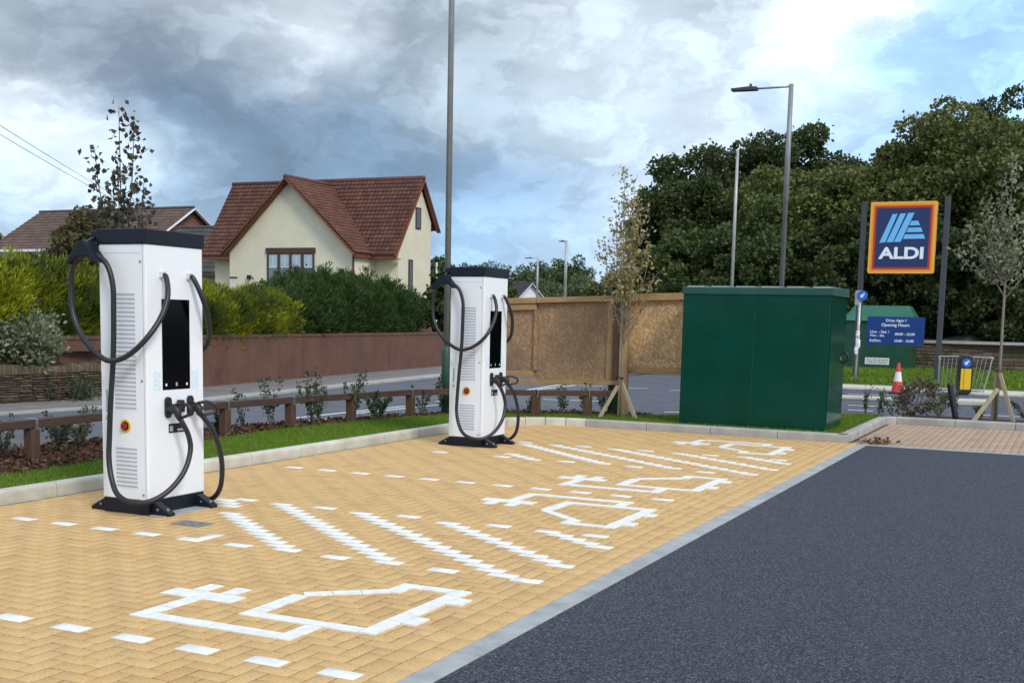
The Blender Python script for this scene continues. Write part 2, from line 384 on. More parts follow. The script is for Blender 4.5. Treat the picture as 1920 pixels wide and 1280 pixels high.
def osb(name, c1, c2, c3, wet):
    m, n, s = newmat(name); ob = n.n('ShaderNodeTexCoord').outputs['Object']
    vo = n.n('ShaderNodeTexVoronoi', feature='F1'); vo.inputs['Scale'].default_value = 42; vo.inputs['Randomness'].default_value = 1
    n.l(n.mapping(n.mapping(ob, (1, 1, 1), rot=(0, .5, 0)), (1, 1, .7)), vo.inputs['Vector'])
    vo2 = n.n('ShaderNodeTexVoronoi', feature='F1'); vo2.inputs['Scale'].default_value = 38
    n.l(n.mapping(n.mapping(ob, (1, 1, 1), rot=(0, -1.1, 0)), (.7, 1, 1)), vo2.inputs['Vector'])
    sep = n.n('ShaderNodeSeparateColor'); n.l(vo.outputs['Color'], sep.inputs[0]); sep2 = n.n('ShaderNodeSeparateColor'); n.l(vo2.outputs['Color'], sep2.inputs[0])
    a = n.ramp(sep.outputs[0], [(0, c2), (.5, c1), (1, c3)]); a2 = n.ramp(sep2.outputs[0], [(0, c1), (.6, c2), (1, c3)])
    col = n.mix(n.ramp(sep2.outputs[1], [(.4, 0.0), (.6, 1.0)]), a, a2)
    col = n.mix(n.ramp(n.noise(ob, 1.3, 4, .6), [(.42, 0.0), (.66, wet)]), col, (0.20, 0.125, 0.082))
    n.l(col, s.inputs['Base Color']); s.inputs['Roughness'].default_value = .8; return m
MT['osb_dark'] = osb('weathered_strand_board', (0.36, 0.215, 0.105), (0.27, 0.155, 0.075), (0.47, 0.30, 0.155), .8)
MT['osb_light'] = osb('strand_board', (0.60, 0.38, 0.175), (0.43, 0.255, 0.105), (0.78, 0.58, 0.36), .3)
MT['cream'] = mat('cream_render', (0.74, 0.68, 0.50), .9, var=.08, vs=1.4, bump=.15, bs_=60)
MT['brownwood'] = mat('brown_joinery', (0.082, 0.036, 0.022), .6, var=.2, vs=5)
MT['barge'] = mat('barge_board', (0.19, 0.065, 0.03), .6, var=.25, vs=4)
MT['white_paint'] = mat('white_upvc', (0.78, 0.78, 0.77), .4)
MT['glass'] = mat('window_glass', (0.13, 0.18, 0.22), .08, spec=.8)
MT['blind'] = mat('pale_blind', (0.36, 0.50, 0.55), .7)
def tilemat(name, c1, c2, c3):
    m, n, s = newmat(name); g = n.n('ShaderNodeNewGeometry'); ob = n.n('ShaderNodeTexCoord').outputs['Object']
    col = n.ramp(g.outputs['Random Per Island'], [(0, c1), (.5, c2), (1, c3)])
    col = n.mix(n.ramp(n.noise(ob, .9, 5, .65), [(.45, 0.0), (.75, .55)]), col, tuple(x * .55 for x in c2))
    n.l(col, s.inputs['Base Color']); s.inputs['Roughness'].default_value = .8; return m
MT['redtile'] = tilemat('red_tile', (0.100, 0.038, 0.026), (0.135, 0.052, 0.034), (0.175, 0.075, 0.048))
MT['browntile'] = tilemat('brown_tile', (0.10, 0.062, 0.048), (0.13, 0.08, 0.06), (0.16, 0.10, 0.075))
MT['greytile'] = tilemat('grey_tile', (0.055, 0.052, 0.05), (0.07, 0.065, 0.06), (0.085, 0.08, 0.072))
MT['ridge'] = mat('ridge_tile', (0.115, 0.045, 0.035), .8, var=.3, vs=3)
def brickmat(name, c1, c2, mo, sc, rot=(PI / 2, 0, 0)):
    m, n, s = newmat(name); ob = n.n('ShaderNodeTexCoord').outputs['Object']
    br = n.n('ShaderNodeTexBrick'); br.inputs['Scale'].default_value = sc; br.inputs['Color1'].default_value = (*c1, 1); br.inputs['Color2'].default_value = (*c2, 1); br.inputs['Mortar'].default_value = (*mo, 1)
    br.inputs['Mortar Size'].default_value = .015; br.inputs['Brick Width'].default_value = .45; br.inputs['Row Height'].default_value = .15
    n.l(n.mapping(ob, rot=rot), br.inputs['Vector']); n.l(br.outputs[0], s.inputs['Base Color']); s.inputs['Roughness'].default_value = .9; return m
MT['brick'] = brickmat('red_brick', (0.22, 0.075, 0.05), (0.16, 0.055, 0.04), (0.20, 0.15, 0.12), 2)
# brown rendered wall: vertical rain streaks, pale pecks
m, n, s = newmat('brown_roughcast'); ob = n.n('ShaderNodeTexCoord').outputs['Object']
st = n.noise(n.mapping(ob, (.55, .55, .30)), 3, 9, .78); c = n.ramp(st, [(.3, (0.088, 0.040, 0.027)), (.5, (0.142, 0.064, 0.042)), (.72, (0.180, 0.092, 0.062))])
c = n.mix(n.ramp(n.noise(ob, 13, 3, .7), [(.66, 0.0), (.74, .7)]), c, (0.36, 0.27, 0.20))
c = n.mix(n.ramp(n.noise(ob, .7, 4, .6), [(.45, 0.0), (.75, .5)]), c, (0.12, 0.075, 0.05))
n.l(c, s.inputs['Base Color']); s.inputs['Roughness'].default_value = .95
bn = n.n('ShaderNodeBump'); bn.inputs['Strength'].default_value = .5; n.l(n.noise(ob, 60, 4, .7), bn.inputs['Height']); bn.inputs['Distance'].default_value = .02; n.l(bn.outputs[0], s.inputs['Normal']); MT['roughcast'] = m
MT['stone'] = leafmat('rubble_stone', [(0.085, 0.058, 0.040), (0.125, 0.088, 0.060), (0.165, 0.125, 0.090), (0.10, 0.065, 0.045), (0.07, 0.075, 0.04)], .95, 0)
MT['mortar'] = mat('dark_mortar', (0.05, 0.04, 0.03), .95)
MT['bark'] = mat('bark', (0.085, 0.062, 0.042), .9, var=.4, vs=8, stretch=(1, 1, .3))
MT['palebark'] = mat('pale_bark', (0.22, 0.19, 0.145), .9, var=.3, vs=8, stretch=(1, 1, .3))
MT['twig'] = mat('twig', (0.10, 0.07, 0.05), .9)
MT['tree_a'] = leafmat('tree_leaf_dark', [(0.036, 0.056, 0.016), (0.058, 0.082, 0.023), (0.088, 0.112, 0.034), (0.046, 0.066, 0.020)])
MT['tree_b'] = leafmat('tree_leaf_olive', [(0.092, 0.116, 0.028), (0.135, 0.156, 0.040), (0.180, 0.195, 0.060), (0.110, 0.132, 0.035)])
MT['tree_c'] = leafmat('tree_leaf_mid', [(0.060, 0.088, 0.024), (0.082, 0.116, 0.032), (0.105, 0.138, 0.042)])
MT['gold'] = leafmat('golden_conifer_spray', [(0.17, 0.205, 0.009), (0.31, 0.335, 0.014), (0.46, 0.445, 0.020), (0.22, 0.26, 0.012)], .6, .3, patch=(0.060, 0.088, 0.010), pscale=1.0)
MT['conifer'] = leafmat('green_conifer_spray', [(0.018, 0.044, 0.008), (0.032, 0.068, 0.012), (0.055, 0.105, 0.020), (0.024, 0.052, 0.010)], .6, .2)
MT['core'] = mat('inner_twigs', (0.030, 0.030, 0.014), .95, var=.5, vs=5)
MT['russet'] = leafmat('russet_leaf', [(0.10, 0.035, 0.022), (0.13, 0.06, 0.03), (0.09, 0.07, 0.03)])
MT['varieg'] = leafmat('variegated_leaf', [(0.10, 0.13, 0.06), (0.22, 0.25, 0.14), (0.34, 0.36, 0.24), (0.08, 0.11, 0.045)])
MT['willow'] = leafmat('dry_olive_leaf', [(0.10, 0.085, 0.035), (0.14, 0.12, 0.05), (0.12, 0.085, 0.042), (0.085, 0.08, 0.03)])
MT['darkleaf'] = leafmat('dark_sapling_leaf', [(0.045, 0.048, 0.032), (0.08, 0.078, 0.05), (0.065, 0.055, 0.042), (0.11, 0.11, 0.08)])
MT['buffleaf'] = leafmat('buff_sapling_leaf', [(0.30, 0.25, 0.09), (0.42, 0.35, 0.15), (0.24, 0.19, 0.07), (0.48, 0.41, 0.22), (0.16, 0.16, 0.05)])
MT['silver'] = leafmat('silver_sapling_leaf', [(0.19, 0.22, 0.11), (0.31, 0.33, 0.20), (0.12, 0.15, 0.06), (0.42, 0.43, 0.31)])
MT['plantleaf'] = leafmat('bed_plant_leaf', [(0.04, 0.065, 0.025), (0.065, 0.095, 0.04), (0.095, 0.12, 0.06), (0.05, 0.05, 0.03)])
MT['plantleaf2'] = leafmat('bed_plant_grey_leaf', [(0.07, 0.085, 0.045), (0.12, 0.135, 0.08), (0.16, 0.17, 0.11)])
MT['redplant'] = leafmat('bed_plant_brown_leaf', [(0.10, 0.055, 0.04), (0.15, 0.10, 0.06), (0.09, 0.085, 0.04), (0.19, 0.14, 0.09)])
MT['limeplant'] = leafmat('bed_plant_lime_leaf', [(0.13, 0.14, 0.045), (0.18, 0.19, 0.07), (0.10, 0.11, 0.04)])
MT['hazegreen'] = leafmat('haze_lightened_leaf', [(0.085, 0.125, 0.050), (0.115, 0.155, 0.062), (0.14, 0.175, 0.078), (0.075, 0.105, 0.05)])  # far leaf greens lightened: distance haze painted into the colour
MT['navy'] = mat('navy_panel', (0.010, 0.028, 0.105), .4)
MT['orange'] = mat('orange_border', (0.80, 0.27, 0.015), .4)
MT['signyellow'] = mat('amber_border', (0.86, 0.42, 0.05), .4)
MT['signred'] = mat('red_border', (0.50, 0.03, 0.015), .4)
MT['lightblue'] = mat('light_blue_mark', (0.16, 0.50, 0.86), .4)
MT['signwhite'] = mat('white_lettering', (0.82, 0.84, 0.88), .4)
MT['hoursblue'] = mat('blue_panel', (0.010, 0.045, 0.20), .4, spec=.3)
MT['conered'] = mat('cone_red', (0.66, 0.05, 0.035), .5, var=.1, vs=6)
MT['conewhite'] = mat('cone_white', (0.75, 0.74, 0.72), .4)
MT['bolyellow'] = mat('bollard_yellow', (0.75, 0.47, 0.01), .4)
MT['bolblue'] = mat('bollard_blue', (0.02, 0.13, 0.52), .4)
MT['plastic_black'] = mat('black_plastic', (0.012, 0.012, 0.012), .5)
MT['drain'] = mat('cast_grey', (0.17, 0.17, 0.16), .6, var=.3, vs=20)
MT['soilbank'] = mat('bank_soil', (0.06, 0.048, 0.035), .95, var=.5, vs=2.0, bump=1, bs_=6)

# ------------------------------------------------------------------ ground, roads, paving
def sheet(name, poly, z, m, kind='structure', thick=0.0):
    mb = MB()
    if thick: mb.prism(poly, lambda a, c, s: (a, c, z - thick * (1 - s)))
    else: mb.add([(a, c, z) for a, c in poly], [tuple(range(len(poly)))])
    o = mb.build(name, m, fix=bool(thick))
    if not thick and o.data.polygons[0].normal.z < 0: o.data.flip_normals()
    return setp(o, kind=kind)
gx = MB(); R = 900
gx.add([(-R, -R, -.08), (R, -R, -.08), (R, R, -.08), (-R, R, -.08)], [(0, 1, 2, 3)])
setp(gx.build('ground', MT['earth'], fix=False), kind='structure')
sheet('road', [(-15.2, -30), (-10.45, -30), (-10.45, 16), (-9.6, 17.6), (-8.2, 18.6), (-8.2, 21), (-12.2, 33), (-13.5, 60), (-20, 110), (-26, 110), (-18.5, 40), (-16.2, 27), (-15.2, 15)], -.03, MT['road'])
sheet('access_road', [(-8.2, 18.55), (-2.9, 20.8), (14, 20.8), (14, 33.9), (-4, 33.9), (-12.2, 36), (-12.2, 33), (-8.2, 21)], -.034, MT['newroad'])
PV = [(-15.0, -30), (-15.0, 13), (-14.75, 17), (-15.4, 22), (-16.4, 29), (-17.9, 40), (-20.5, 60)]
KP = [(-14.85, -30), (-14.85, 13), (-14.42, 17), (-14.95, 22), (-15.8, 29), (-17.2, 40), (-19.8, 60)]
WP = [(-16.9, -30), (-16.6, 13), (-16.35, 16.69), (-16.85, 20.29), (-17.7, 25.91), (-18.9, 34.79), (-19.9, 41), (-23, 60)]
mb = MB()
for i in range(len(PV) - 1): mb.add([(*PV[i], .0), (*PV[i + 1], .0), (*WP[i + 1], .02), (*WP[i], .02)], [(0, 1, 2, 3)])
setp(mb.build('pavement', MT['pave'], fix=True), kind='structure')
mb = MB()
for i in range(len(PV) - 1):
    mb.add([(*KP[i], -.03), (*KP[i + 1], -.03), (*KP[i + 1], .006), (*KP[i], .006), (*PV[i + 1], .004), (*PV[i], .004)], [(0, 1, 2, 3), (3, 2, 4, 5)])
setp(mb.build('pavement_kerb', MT['kerb_grey']), kind='structure')
def line_strip(name, segs, w, z=-.024):
    mb = MB()
    for p, q in segs:
        p = Vector((*p, 0)); q = Vector((*q, 0)); r = (q - p).normalized().cross(Vector((0, 0, 1))) * w / 2
        mb.add([p - r + Vector((0, 0, z)), p + r + Vector((0, 0, z)), q + r + Vector((0, 0, z)), q - r + Vector((0, 0, z))], [(0, 1, 2, 3)])
    o = mb.build(name, MT['roadpaint'], fix=False)
    for p in o.data.polygons:
        pass
    return setp(o, kind='structure')
line_strip('road_edge_line', [((-10.95, 12.6), (-10.85, 14.6)), ((-10.72, 15.2), (-10.45, 16.3)), ((-10.85, 16.8), (-10.75, 19.6)), ((-11.1, 15.4), (-11.05, 19.2)), ((-11.2, 20.4), (-11.3, 23.2))], .10)
line_strip('junction_line', [((-11.36, 24.3), (-12.05, 30.3)), ((-11.3, 24.8), (-11.4, 28.1)), ((-11.35, 28.15), (-10.7, 28.2)), ((-9.9, 27.7), (-9.49, 28.15)), ((-9.85, 22.5), (-8.65, 22.8)), ((-8.78, 27.66), (-8.3, 28.1)), ((-6.7, 20.87), (-6.2, 21.2))], .11)
line_strip('access_road_line', [((-4.87, 29.55), (-3.96, 29.9)), ((-4.18, 25.44), (-3.25, 25.48)), ((-3.93, 23.94), (-3.46, 24.0)), ((-3.75, 22.06), (-3.3, 22.06)), ((-1.57, 24.43), (2.5, 24.6)), ((-3.1, 29.6), (-1.5, 30.2))], .13)
mb = MB().box(-4.7, -3.4, 27.45, 27.85, -.03, .05)
mb.box(-2.35, -1.6, 27.3, 28.0, -.03, .08)
setp(mb.build('traffic_island', MT['kerb'], bevel=.02), kind='structure')
setp(MB().box(-6.2, -2.9, 32.2, 33.9, -.05, .02).box(-2.7, 12, 32.0, 33.9, -.05, .02).build('access_kerb', MT['kerb'], bevel=.02), kind='structure')

sheet('asphalt', [(-2.462, -6), (16, -6), (16, 16.66), (-2.462, 16.66)], -.004, MT['asphalt'])
sheet('paving_base', [(-7.9, -3), (-2.55, -3), (-2.55, 16.9), (-7.9, 16.9)], -.0026, MT['joint'])
sheet('paving_base', [(-2.75, 16.70), (16, 16.70), (16, 20.9), (-2.75, 20.9)], -.0055, MT['joint'])

def brick_block(rects, z, inset=.003, depth=.012, jit=.0006, seed=1, insx=1.0):
    """rects (n,4): x0,x1,y0,y1 -> chamfered blocks, all faces quads"""
    rng = np.random.default_rng(seed); r = np.asarray(rects, float); n = len(r)
    zj = z + rng.normal(0, jit, (n, 1)) + np.zeros((n, 4)); tilt = rng.normal(0, jit * .6, (n, 4)); zt = zj + tilt * .7
    X = np.stack([r[:, 0], r[:, 1], r[:, 1], r[:, 0]], 1); Y = np.stack([r[:, 2], r[:, 2], r[:, 3], r[:, 3]], 1)
    sx = np.array([1, -1, -1, 1]) * inset * insx; sy = np.array([1, 1, -1, -1]) * inset
    bot = np.stack([X, Y, zt - depth], 2); mid = np.stack([X, Y, zt - min(.003, inset)], 2); top = np.stack([X + sx, Y + sy, zt], 2)
    V = np.concatenate([bot, mid, top], 1).reshape(-1, 3)
    F = []
    for a, c in ((0, 4), (4, 8)):
        for k in range(4): F.append([a + k, a + (k + 1) % 4, c + (k + 1) % 4, c + k])
    F.append([8, 9, 10, 11]); F = np.array(F)
    F = (np.arange(n)[:, None, None] * 12 + F[None]).reshape(-1, 4)
    return V, F
U = 0.1014; G_ = 0.0026
# herringbone field laid on a 0.1 m grid, stretcher courses along the edging
rects = []
X0, X1, Y0, Y1 = -7.84, -4.991 + 21 * U, -1.0, 16.84; CW = (-2.604 - X1) / 2
ni = int((X1 - X0) / U) + 2; nj = int((Y1 - Y0) / U) + 2
OX, OY = -4.991 - 60 * U, 4.34 - 60 * U     # so the first white dashes fall on whole blocks
def clip_add(x0, x1, y0, y1):
    x0, x1, y0, y1 = max(x0, X0), min(x1, X1), max(y0, Y0), min(y1, Y1)
    if x1 - x0 > .02 and y1 - y0 > .02: rects.append((x0 + .0036, x1 - .0036, y0 + .0030, y1 - .0030))
for i in range(-60, 140):
    for j in range(-20, 260):
        k = (i + j) % 4
        x = OX + i * U; y = OY + j * U
        if x > X1 or x + 2 * U < X0 or y > Y1 or y + 2 * U < Y0 - U: continue
        if k == 0: clip_add(x, x + 2 * U, y, y + U)
        elif k == 2: clip_add(x, x + U, y, y + 2 * U)
for c in range(2):
    x = X1 + c * CW
    y = Y0 - .1 * c
    while y < Y1:
        rects.append((x + G_, x + CW - G_, max(y, Y0) + G_, min(y + .2028, Y1) - G_)); y += .2028
rng = np.random.default_rng(5)
V, F = brick_block([r for r in rects if r[3] - r[2] > .02], 0.0, inset=.0009, insx=1.3, jit=.0004, seed=2)
setp(np_mesh('block_paving', V, F, MT['block']), kind='structure')
rects = []
for c in range(0, 120):
    x = -2.70 + c * .1014; y = 16.80 - (.1 if c % 2 else 0)
    while y < 20.75:
        rects.append((x + .002, x + .0994, max(y, 16.8) + .002, min(y + .2028, 20.76) - .002)); y += .2028
V, F = brick_block([r for r in rects if r[3] - r[2] > .02], -.002, seed=3)
setp(np_mesh('bay_paving', V, F, MT['pinkblock']), kind='structure')

def white_blocks(name, rects, z=.0028, seed=7):
    V, F = brick_block(rects, z, inset=.003, depth=.01, jit=.0004, seed=seed)
    return setp(np_mesh(name, V, F, MT['white_block']), kind='structure')
def dash_row(y, xs): return [(x - .1, x + .1, y - .05, y + .05) for x in xs]
white_blocks('bay_line', dash_row(4.388, [-4.909 + .4046 * k for k in range(-4, 6)]))
white_blocks('bay_line', dash_row(6.572, [-7.202 + .4056 * k for k in range(0, 5)] + [-5.168, -4.363, -3.545, -2.76 - .2]), seed=8)
white_blocks('bay_line', dash_row(8.245, [-6.393 + .81 * k for k in range(-1, 5)]), seed=9)
white_blocks('bay_line', dash_row(10.30, [-7.351 + .4062 * k for k in range(0, 11)]), seed=10)
white_blocks('bay_line', dash_row(12.49, [-5.98 + .82 * k for k in range(-1, 4)]), seed=11)
white_blocks('bay_line', dash_row(14.15, [-6.44 + .835 * k for k in range(0, 5)]), seed=12)
white_blocks('corner_mark', [(-5.68, -5.48, 6.52, 6.62), (-5.58, -5.48, 6.623, 6.82)], seed=13)
def hatch(xa, ya, xb, yb):
    """diagonal run of white blocks from the upper-left block to the lower-right one (corner points as laid)"""
    n = max(2, int(round((ya - yb) / U))); out = []
    for k in range(n):
        y = ya - (k + .5) * (ya - yb) / n; x = xa + k * (xb - .2 - xa) / max(1, n - 1)
        out.append((x + G_, x + .2 - G_, y - U / 2 + G_, y + U / 2 - G_))
    return out
r = []
for a in ((-6.62, 8.2, -6.2, 7.85), (-6.16, 7.65, -4.68, 6.56), (-6.09, 8.25, -3.87, 6.56), (-5.28, 8.22, -3.05, 6.58), (-4.45, 8.18, -2.86, 7.05), (-3.63, 8.26, -2.87, 7.80)): r += hatch(*a)
white_blocks('hatch_marking', r, z=.0034, seed=14)
r = []
for a in ((-6.09, 12.84, -5.46, 12.39), (-6.43, 13.95, -4.65, 12.52), (-6.06, 14.1, -3.83, 12.56), (-5.25, 14.13, -2.97, 12.54), (-4.40, 14.14, -2.88, 13.10), (-3.62, 14.25, -2.88, 13.77)): r += hatch(*a)
white_blocks('hatch_marking', r, z=.0034, seed=15)

def ev_symbol(dx, fy):
    """a car outline with a trailing plug, laid in white cut blocks; fy maps the first symbol's y"""
    mb = MB(); P = lambda x, y: (x + dx, fy(y))
    lift = [0]
    def strip(pts, w=.1, z=.0045, step=.2):
        lift[0] += .00035; z += lift[0]
        for (p, q) in zip(pts[:-1], pts[1:]):
            p = Vector((*P(*p), 0)); q = Vector((*P(*q), 0)); L = (q - p).length; d = (q - p) / L; r = d.cross(Vector((0, 0, 1))) * (w / 2)
            n = max(1, round(L / step))
            for k in range(n):
                a = p + d * (L * k / n + .0018); c = p + d * (L * (k + 1) / n - .0018)
                vs = [v + Vector((0, 0, zz)) for zz in (-.006, z) for v in (a - r, a + r, c + r, c - r)]
                mb.add(vs, [(4, 5, 6, 7), (0, 1, 5, 4), (1, 2, 6, 5), (2, 3, 7, 6), (3, 0, 4, 7)])
    strip([(-4.385, 4.72), (-4.385, 5.19)]); strip([(-4.64, 5.265), (-4.14, 5.265)], .15)
    strip([(-4.485, 5.345), (-4.485, 5.51)]); strip([(-4.285, 5.345), (-4.285, 5.51)])
    strip([(-4.33, 4.77), (-3.51, 4.77)]); strip([(-3.455, 4.72), (-3.455, 5.01)])
    strip([(-3.86, 5.06), (-3.20, 5.06)], .09); strip([(-3.895, 5.015), (-3.91, 5.54)], .1)
    strip([(-3.915, 5.57), (-3.53, 5.89)], .085); strip([(-3.505, 5.87), (-3.505, 6.02)], .1)
    strip([(-3.555, 6.06), (-3.20, 6.06)], .085); strip([(-3.145, 6.10), (-3.145, 5.02)], .1)
    strip([(-3.09, 5.845), (-3.0, 5.845)], .15); strip([(-3.09, 5.35), (-3.0, 5.35)], .15)
    return setp(mb.build('vehicle_symbol', MT['white_block']), kind='structure')
ev_symbol(0, lambda y: y); ev_symbol(-.04, lambda y: 14.69 - y); ev_symbol(-.05, lambda y: y + 5.93); ev_symbol(-.17, lambda y: 20.70 - y)

# flush concrete edging between blocks and asphalt
mb = MB(); y = -6
while y < 16.6:
    mb.box(-2.603, -2.464, y + .003, min(y + .914, 16.65) - .003, -.1, .001); y += .914
x = -2.6
while x < 14:
    mb.box(x + .003, x + .911, 16.668, 16.79, -.1, .0025); x += .914
setp(mb.build('edging', MT['edging'], bevel=.004), kind='structure')
def kerb(path, name, m, hgt=.115, w=.125, seg=.914, lip=.012):
    """upstand kerb units along a path; the path is the exposed face, the kerb lies to its left"""
    pts = [Vector((*p, 0)) for p in path]; mb = MB()
    for p, q in zip(pts[:-1], pts[1:]):
        L = (q - p).length; n = max(1, round(L / seg)); d = (q - p) / L; nrm = Vector((-d.y, d.x, 0))
        for k in range(n):
            a = p + d * (L * k / n + .004); c = p + d * (L * (k + 1) / n - .004)
            prof = [(0, -.06), (0, hgt - .028), (.005, hgt - .010), (.018, hgt), (w, hgt), (w, -.06)]
            vs = [a + nrm * u + Vector((0, 0, h)) for u, h in prof] + [c + nrm * u + Vector((0, 0, h)) for u, h in prof]; N = len(prof)
            mb.add(vs, [tuple(range(N)), tuple(range(N, 2 * N))[::-1]] + [(i, i + 1, N + i + 1, N + i) for i in range(N - 1)])
    return setp(mb.build(name, m), kind='structure')
arc = [(-7.86 + 1.2 * (1 - math.cos(t)), 15.65 + 1.2 * math.sin(t)) for t in [PI / 2 * k / 6 for k in range(7)]]
kerb([(-7.86, -6), (-7.86, 15.65)] + arc[1:] , 'kerb', MT['kerb'])
kerb([(-6.66, 16.85), (-2.75, 16.85)], 'kerb', MT['kerb_grey'])
kerb([(-2.75, 16.85), (-2.75, 20.6), (-2.60, 20.78), (14, 20.78)], 'kerb', MT['kerb_grey'])

# verge: turf, planting bed
TURF = [(-7.985, -6), (-7.985, 15.7), (-7.72, 16.4), (-7.2, 16.86), (-6.66, 16.98), (-2.88, 16.98), (-2.88, 21.3), (-3.3, 21.2), (-5.2, 19.3), (-6.3, 18.35), (-7.3, 17.75), (-8.5, 16.95), (-9.05, 15.6), (-9.32, 13.9), (-9.36, 12.2), (-9.2, 11.1), (-8.8, 9.2), (-8.7, 7.5), (-8.7, -6)]
sheet('turf', TURF, .085, MT['turf'], thick=.15)
BED = [(-8.71, -6), (-8.71, 7.5), (-8.81, 9.2), (-9.21, 11.1), (-9.37, 12.2), (-9.33, 13.9), (-9.06, 15.6), (-8.51, 16.95), (-7.31, 17.76), (-6.31, 18.36), (-6.2, 18.75), (-7.4, 18.35), (-8.7, 17.45), (-9.35, 16), (-9.75, 14.2), (-10.3, 12.2), (-10.35, 9), (-10.35, -6)]
sheet('planting_bed', BED, .09, MT['mulch'], thick=.18)
sheet('planting_bed', [(-2.6, 20.92), (14, 20.92), (14, 21.9), (-2.6, 21.9)], .09, MT['mulch'], thick=.16)
def inpoly(px, py, poly):
    ins = np.zeros(len(px), bool); n = len(poly)
    for i in range(n):
        (x1, y1), (x2, y2) = poly[i], poly[(i + 1) % n]
        c = ((y1 > py) != (y2 > py)) & (px < (x2 - x1) * (py - y1) / (y2 - y1 + 1e-12) + x1); ins ^= c
    return ins
def scatter_poly(poly, dens, rng, box=None):
    xs = [p[0] for p in poly]; ys = [p[1] for p in poly]; x0, x1, y0, y1 = box or (min(xs), max(xs), min(ys), max(ys))
    n = int((x1 - x0) * (y1 - y0) * dens); px = rng.uniform(x0, x1, n); py = rng.uniform(y0, y1, n); k = inpoly(px, py, poly)
    return np.stack([px[k], py[k]], 1)
def grass(name, poly, dens, h, w, z, seed, box=None):
    rng = np.random.default_rng(seed); p = scatter_poly(poly, dens, rng, box); n = len(p)
    P = np.column_stack([p, np.full(n, z)]); D = np.column_stack([rng.normal(0, .45, (n, 2)), np.ones(n)])
    hh = h * rng.uniform(.55, 1.25, n)
    V, F = leaves(P, D, hh, w, rng)
    return setp(np_mesh(name, V, F, MT['blade']), 'short green grass growing on the verge', 'grass', kind='stuff')
grass('grass', TURF, 3000, .05, .007, .083, 21, (-9.4, -2.8, 6, 21.3))
rng = np.random.default_rng(31); p = scatter_poly(BED, 900, rng, (-10.4, -6, 5, 19)); n = len(p)
V, F = leaves(np.column_stack([p, .09 + rng.uniform(0, .03, n)]), np.column_stack([rng.normal(size=(n, 2)), rng.normal(0, .35, n)]), rng.uniform(.03, .10, n), rng.uniform(.015, .045, n), rng)
setp(np_mesh('bark_chippings', V, F, MT['chip']), 'loose brown bark chippings in the planting bed', 'bark chips', kind='stuff')
GR = [(-9.5, 33.92), (14, 33.92), (14, 46.6), (-9.5, 46.6)]
sheet('far_turf', GR, .05, MT['turf'], thick=.12)
grass('far_grass', GR, 190, .16, .05, .05, 22)
bpy.data.objects['far_grass']['label'] = 'mown grass bank beyond the access road'
# raised garden behind the wall
mb = MB(); A = WP
for i in range(len(A) - 1):
    for a0, a1, z0, z1 in ((.1, 6, .85, 1.1), (6, 60, 1.1, 1.2)):
        mb.add([(A[i][0] - a0, A[i][1], z0), (A[i + 1][0] - a0, A[i + 1][1], z0), (A[i + 1][0] - a1, A[i + 1][1], z1), (A[i][0] - a1, A[i][1], z1)], [(0, 1, 2, 3)])
setp(mb.build('garden_ground', MT['earth']), kind='structure')

# ------------------------------------------------------------------ house with the red roof
def tile_roof(name, m, o, u, up, L, S, parent, tile=.20, course=.205, keep=None, amp=.028, sub=4):
    """pan-tiled slope: o lower-left corner, u along the eaves, up the slope; every tile is an island"""
    o, u, up = (np.array(v, float) for v in (o, u, up)); u /= np.linalg.norm(u); up /= np.linalg.norm(up); nrm = np.cross(u, up)
    nu = max(1, round(L / tile)); ns = max(1, round(S / course)); tw = L / nu; cw = S / ns; V = []; F = []
    for j in range(ns):
        for i in range(nu):
            if keep and not keep((i + .5) * tw, (j + .5) * cw): continue
            k = len(V)
            for t in range(sub + 1):
                h = amp * math.sin(PI * t / sub) ** 1.2
                s_ = (i + t / sub) * tw
                for v_, l_ in ((j * cw - .03, .045), (j * cw - .03, .075), ((j + 1) * cw, .03)):
                    V.append(o + u * s_ + up * v_ + nrm * (h + l_ if l_ != .045 else h + .02))
            for t in range(sub):
                a = k + t * 3; F += [(a, a + 3, a + 4, a + 1), (a + 1, a + 4, a + 5, a + 2)]
    ob = np_mesh(name, np.array(V), np.array(F), m, parent); return ob
HX, HY = -35.16, 44.53          # left end of the ridge
house = thing('detached_house', (HX, HY, 1.1), 'cream rendered house with steep red tiled roof and a front gable', 'house')
h = lambda u, n, z: (u, -n, z - 1.1)     # local: u along ridge, n towards the road
mb = MB()
WR, WL, NF, ZE, ZR = 9.70, .25, 1.65, 4.1, 7.36
sl_ = (ZR - ZE) / 2.25
gz = lambda n: ZR - sl_ * abs(n) - .06
mb.prism([(-1.1, 1.9), (NF, 1.9), (NF, gz(NF)), (0, gz(0)), (-1.1, gz(1.1))], lambda n, z, s: h(WL if s == 0 else WR, n, z))
GC, GW, GN, GZ = 5.46, 3.14, 3.22, 7.15
gs = (GZ - 4.13) / 3.34
mb.prism([(GC - GW, 1.0), (GC + GW, 1.0), (GC + GW, GZ - gs * GW - .06), (GC, GZ - .06), (GC - GW, GZ - gs * GW - .06)], lambda u, z, s: h(u, 1.0 if s else GN, z))
mb.build('wall', MT['cream'], house)
MB().box(*(WL - .03, WR + .03), -NF - .03, 1.13, -.3, .82).build('plinth', MT['brick'], house)
roof = tile_roof('roof', MT['redtile'], h(0, 2.25, ZE), (1, 0, 0), (0, 2.25, ZR - ZE), 9.95, math.hypot(2.25, ZR - ZE), house)
tile_roof('roof_slope', MT['redtile'], h(9.95, -1.4, ZR - sl_ * 1.4), (-1, 0, 0), (0, -1.4, sl_ * 1.4), 9.95, math.hypot(1.4, sl_ * 1.4), roof)
gl = math.hypot(3.34, GZ - 4.13)
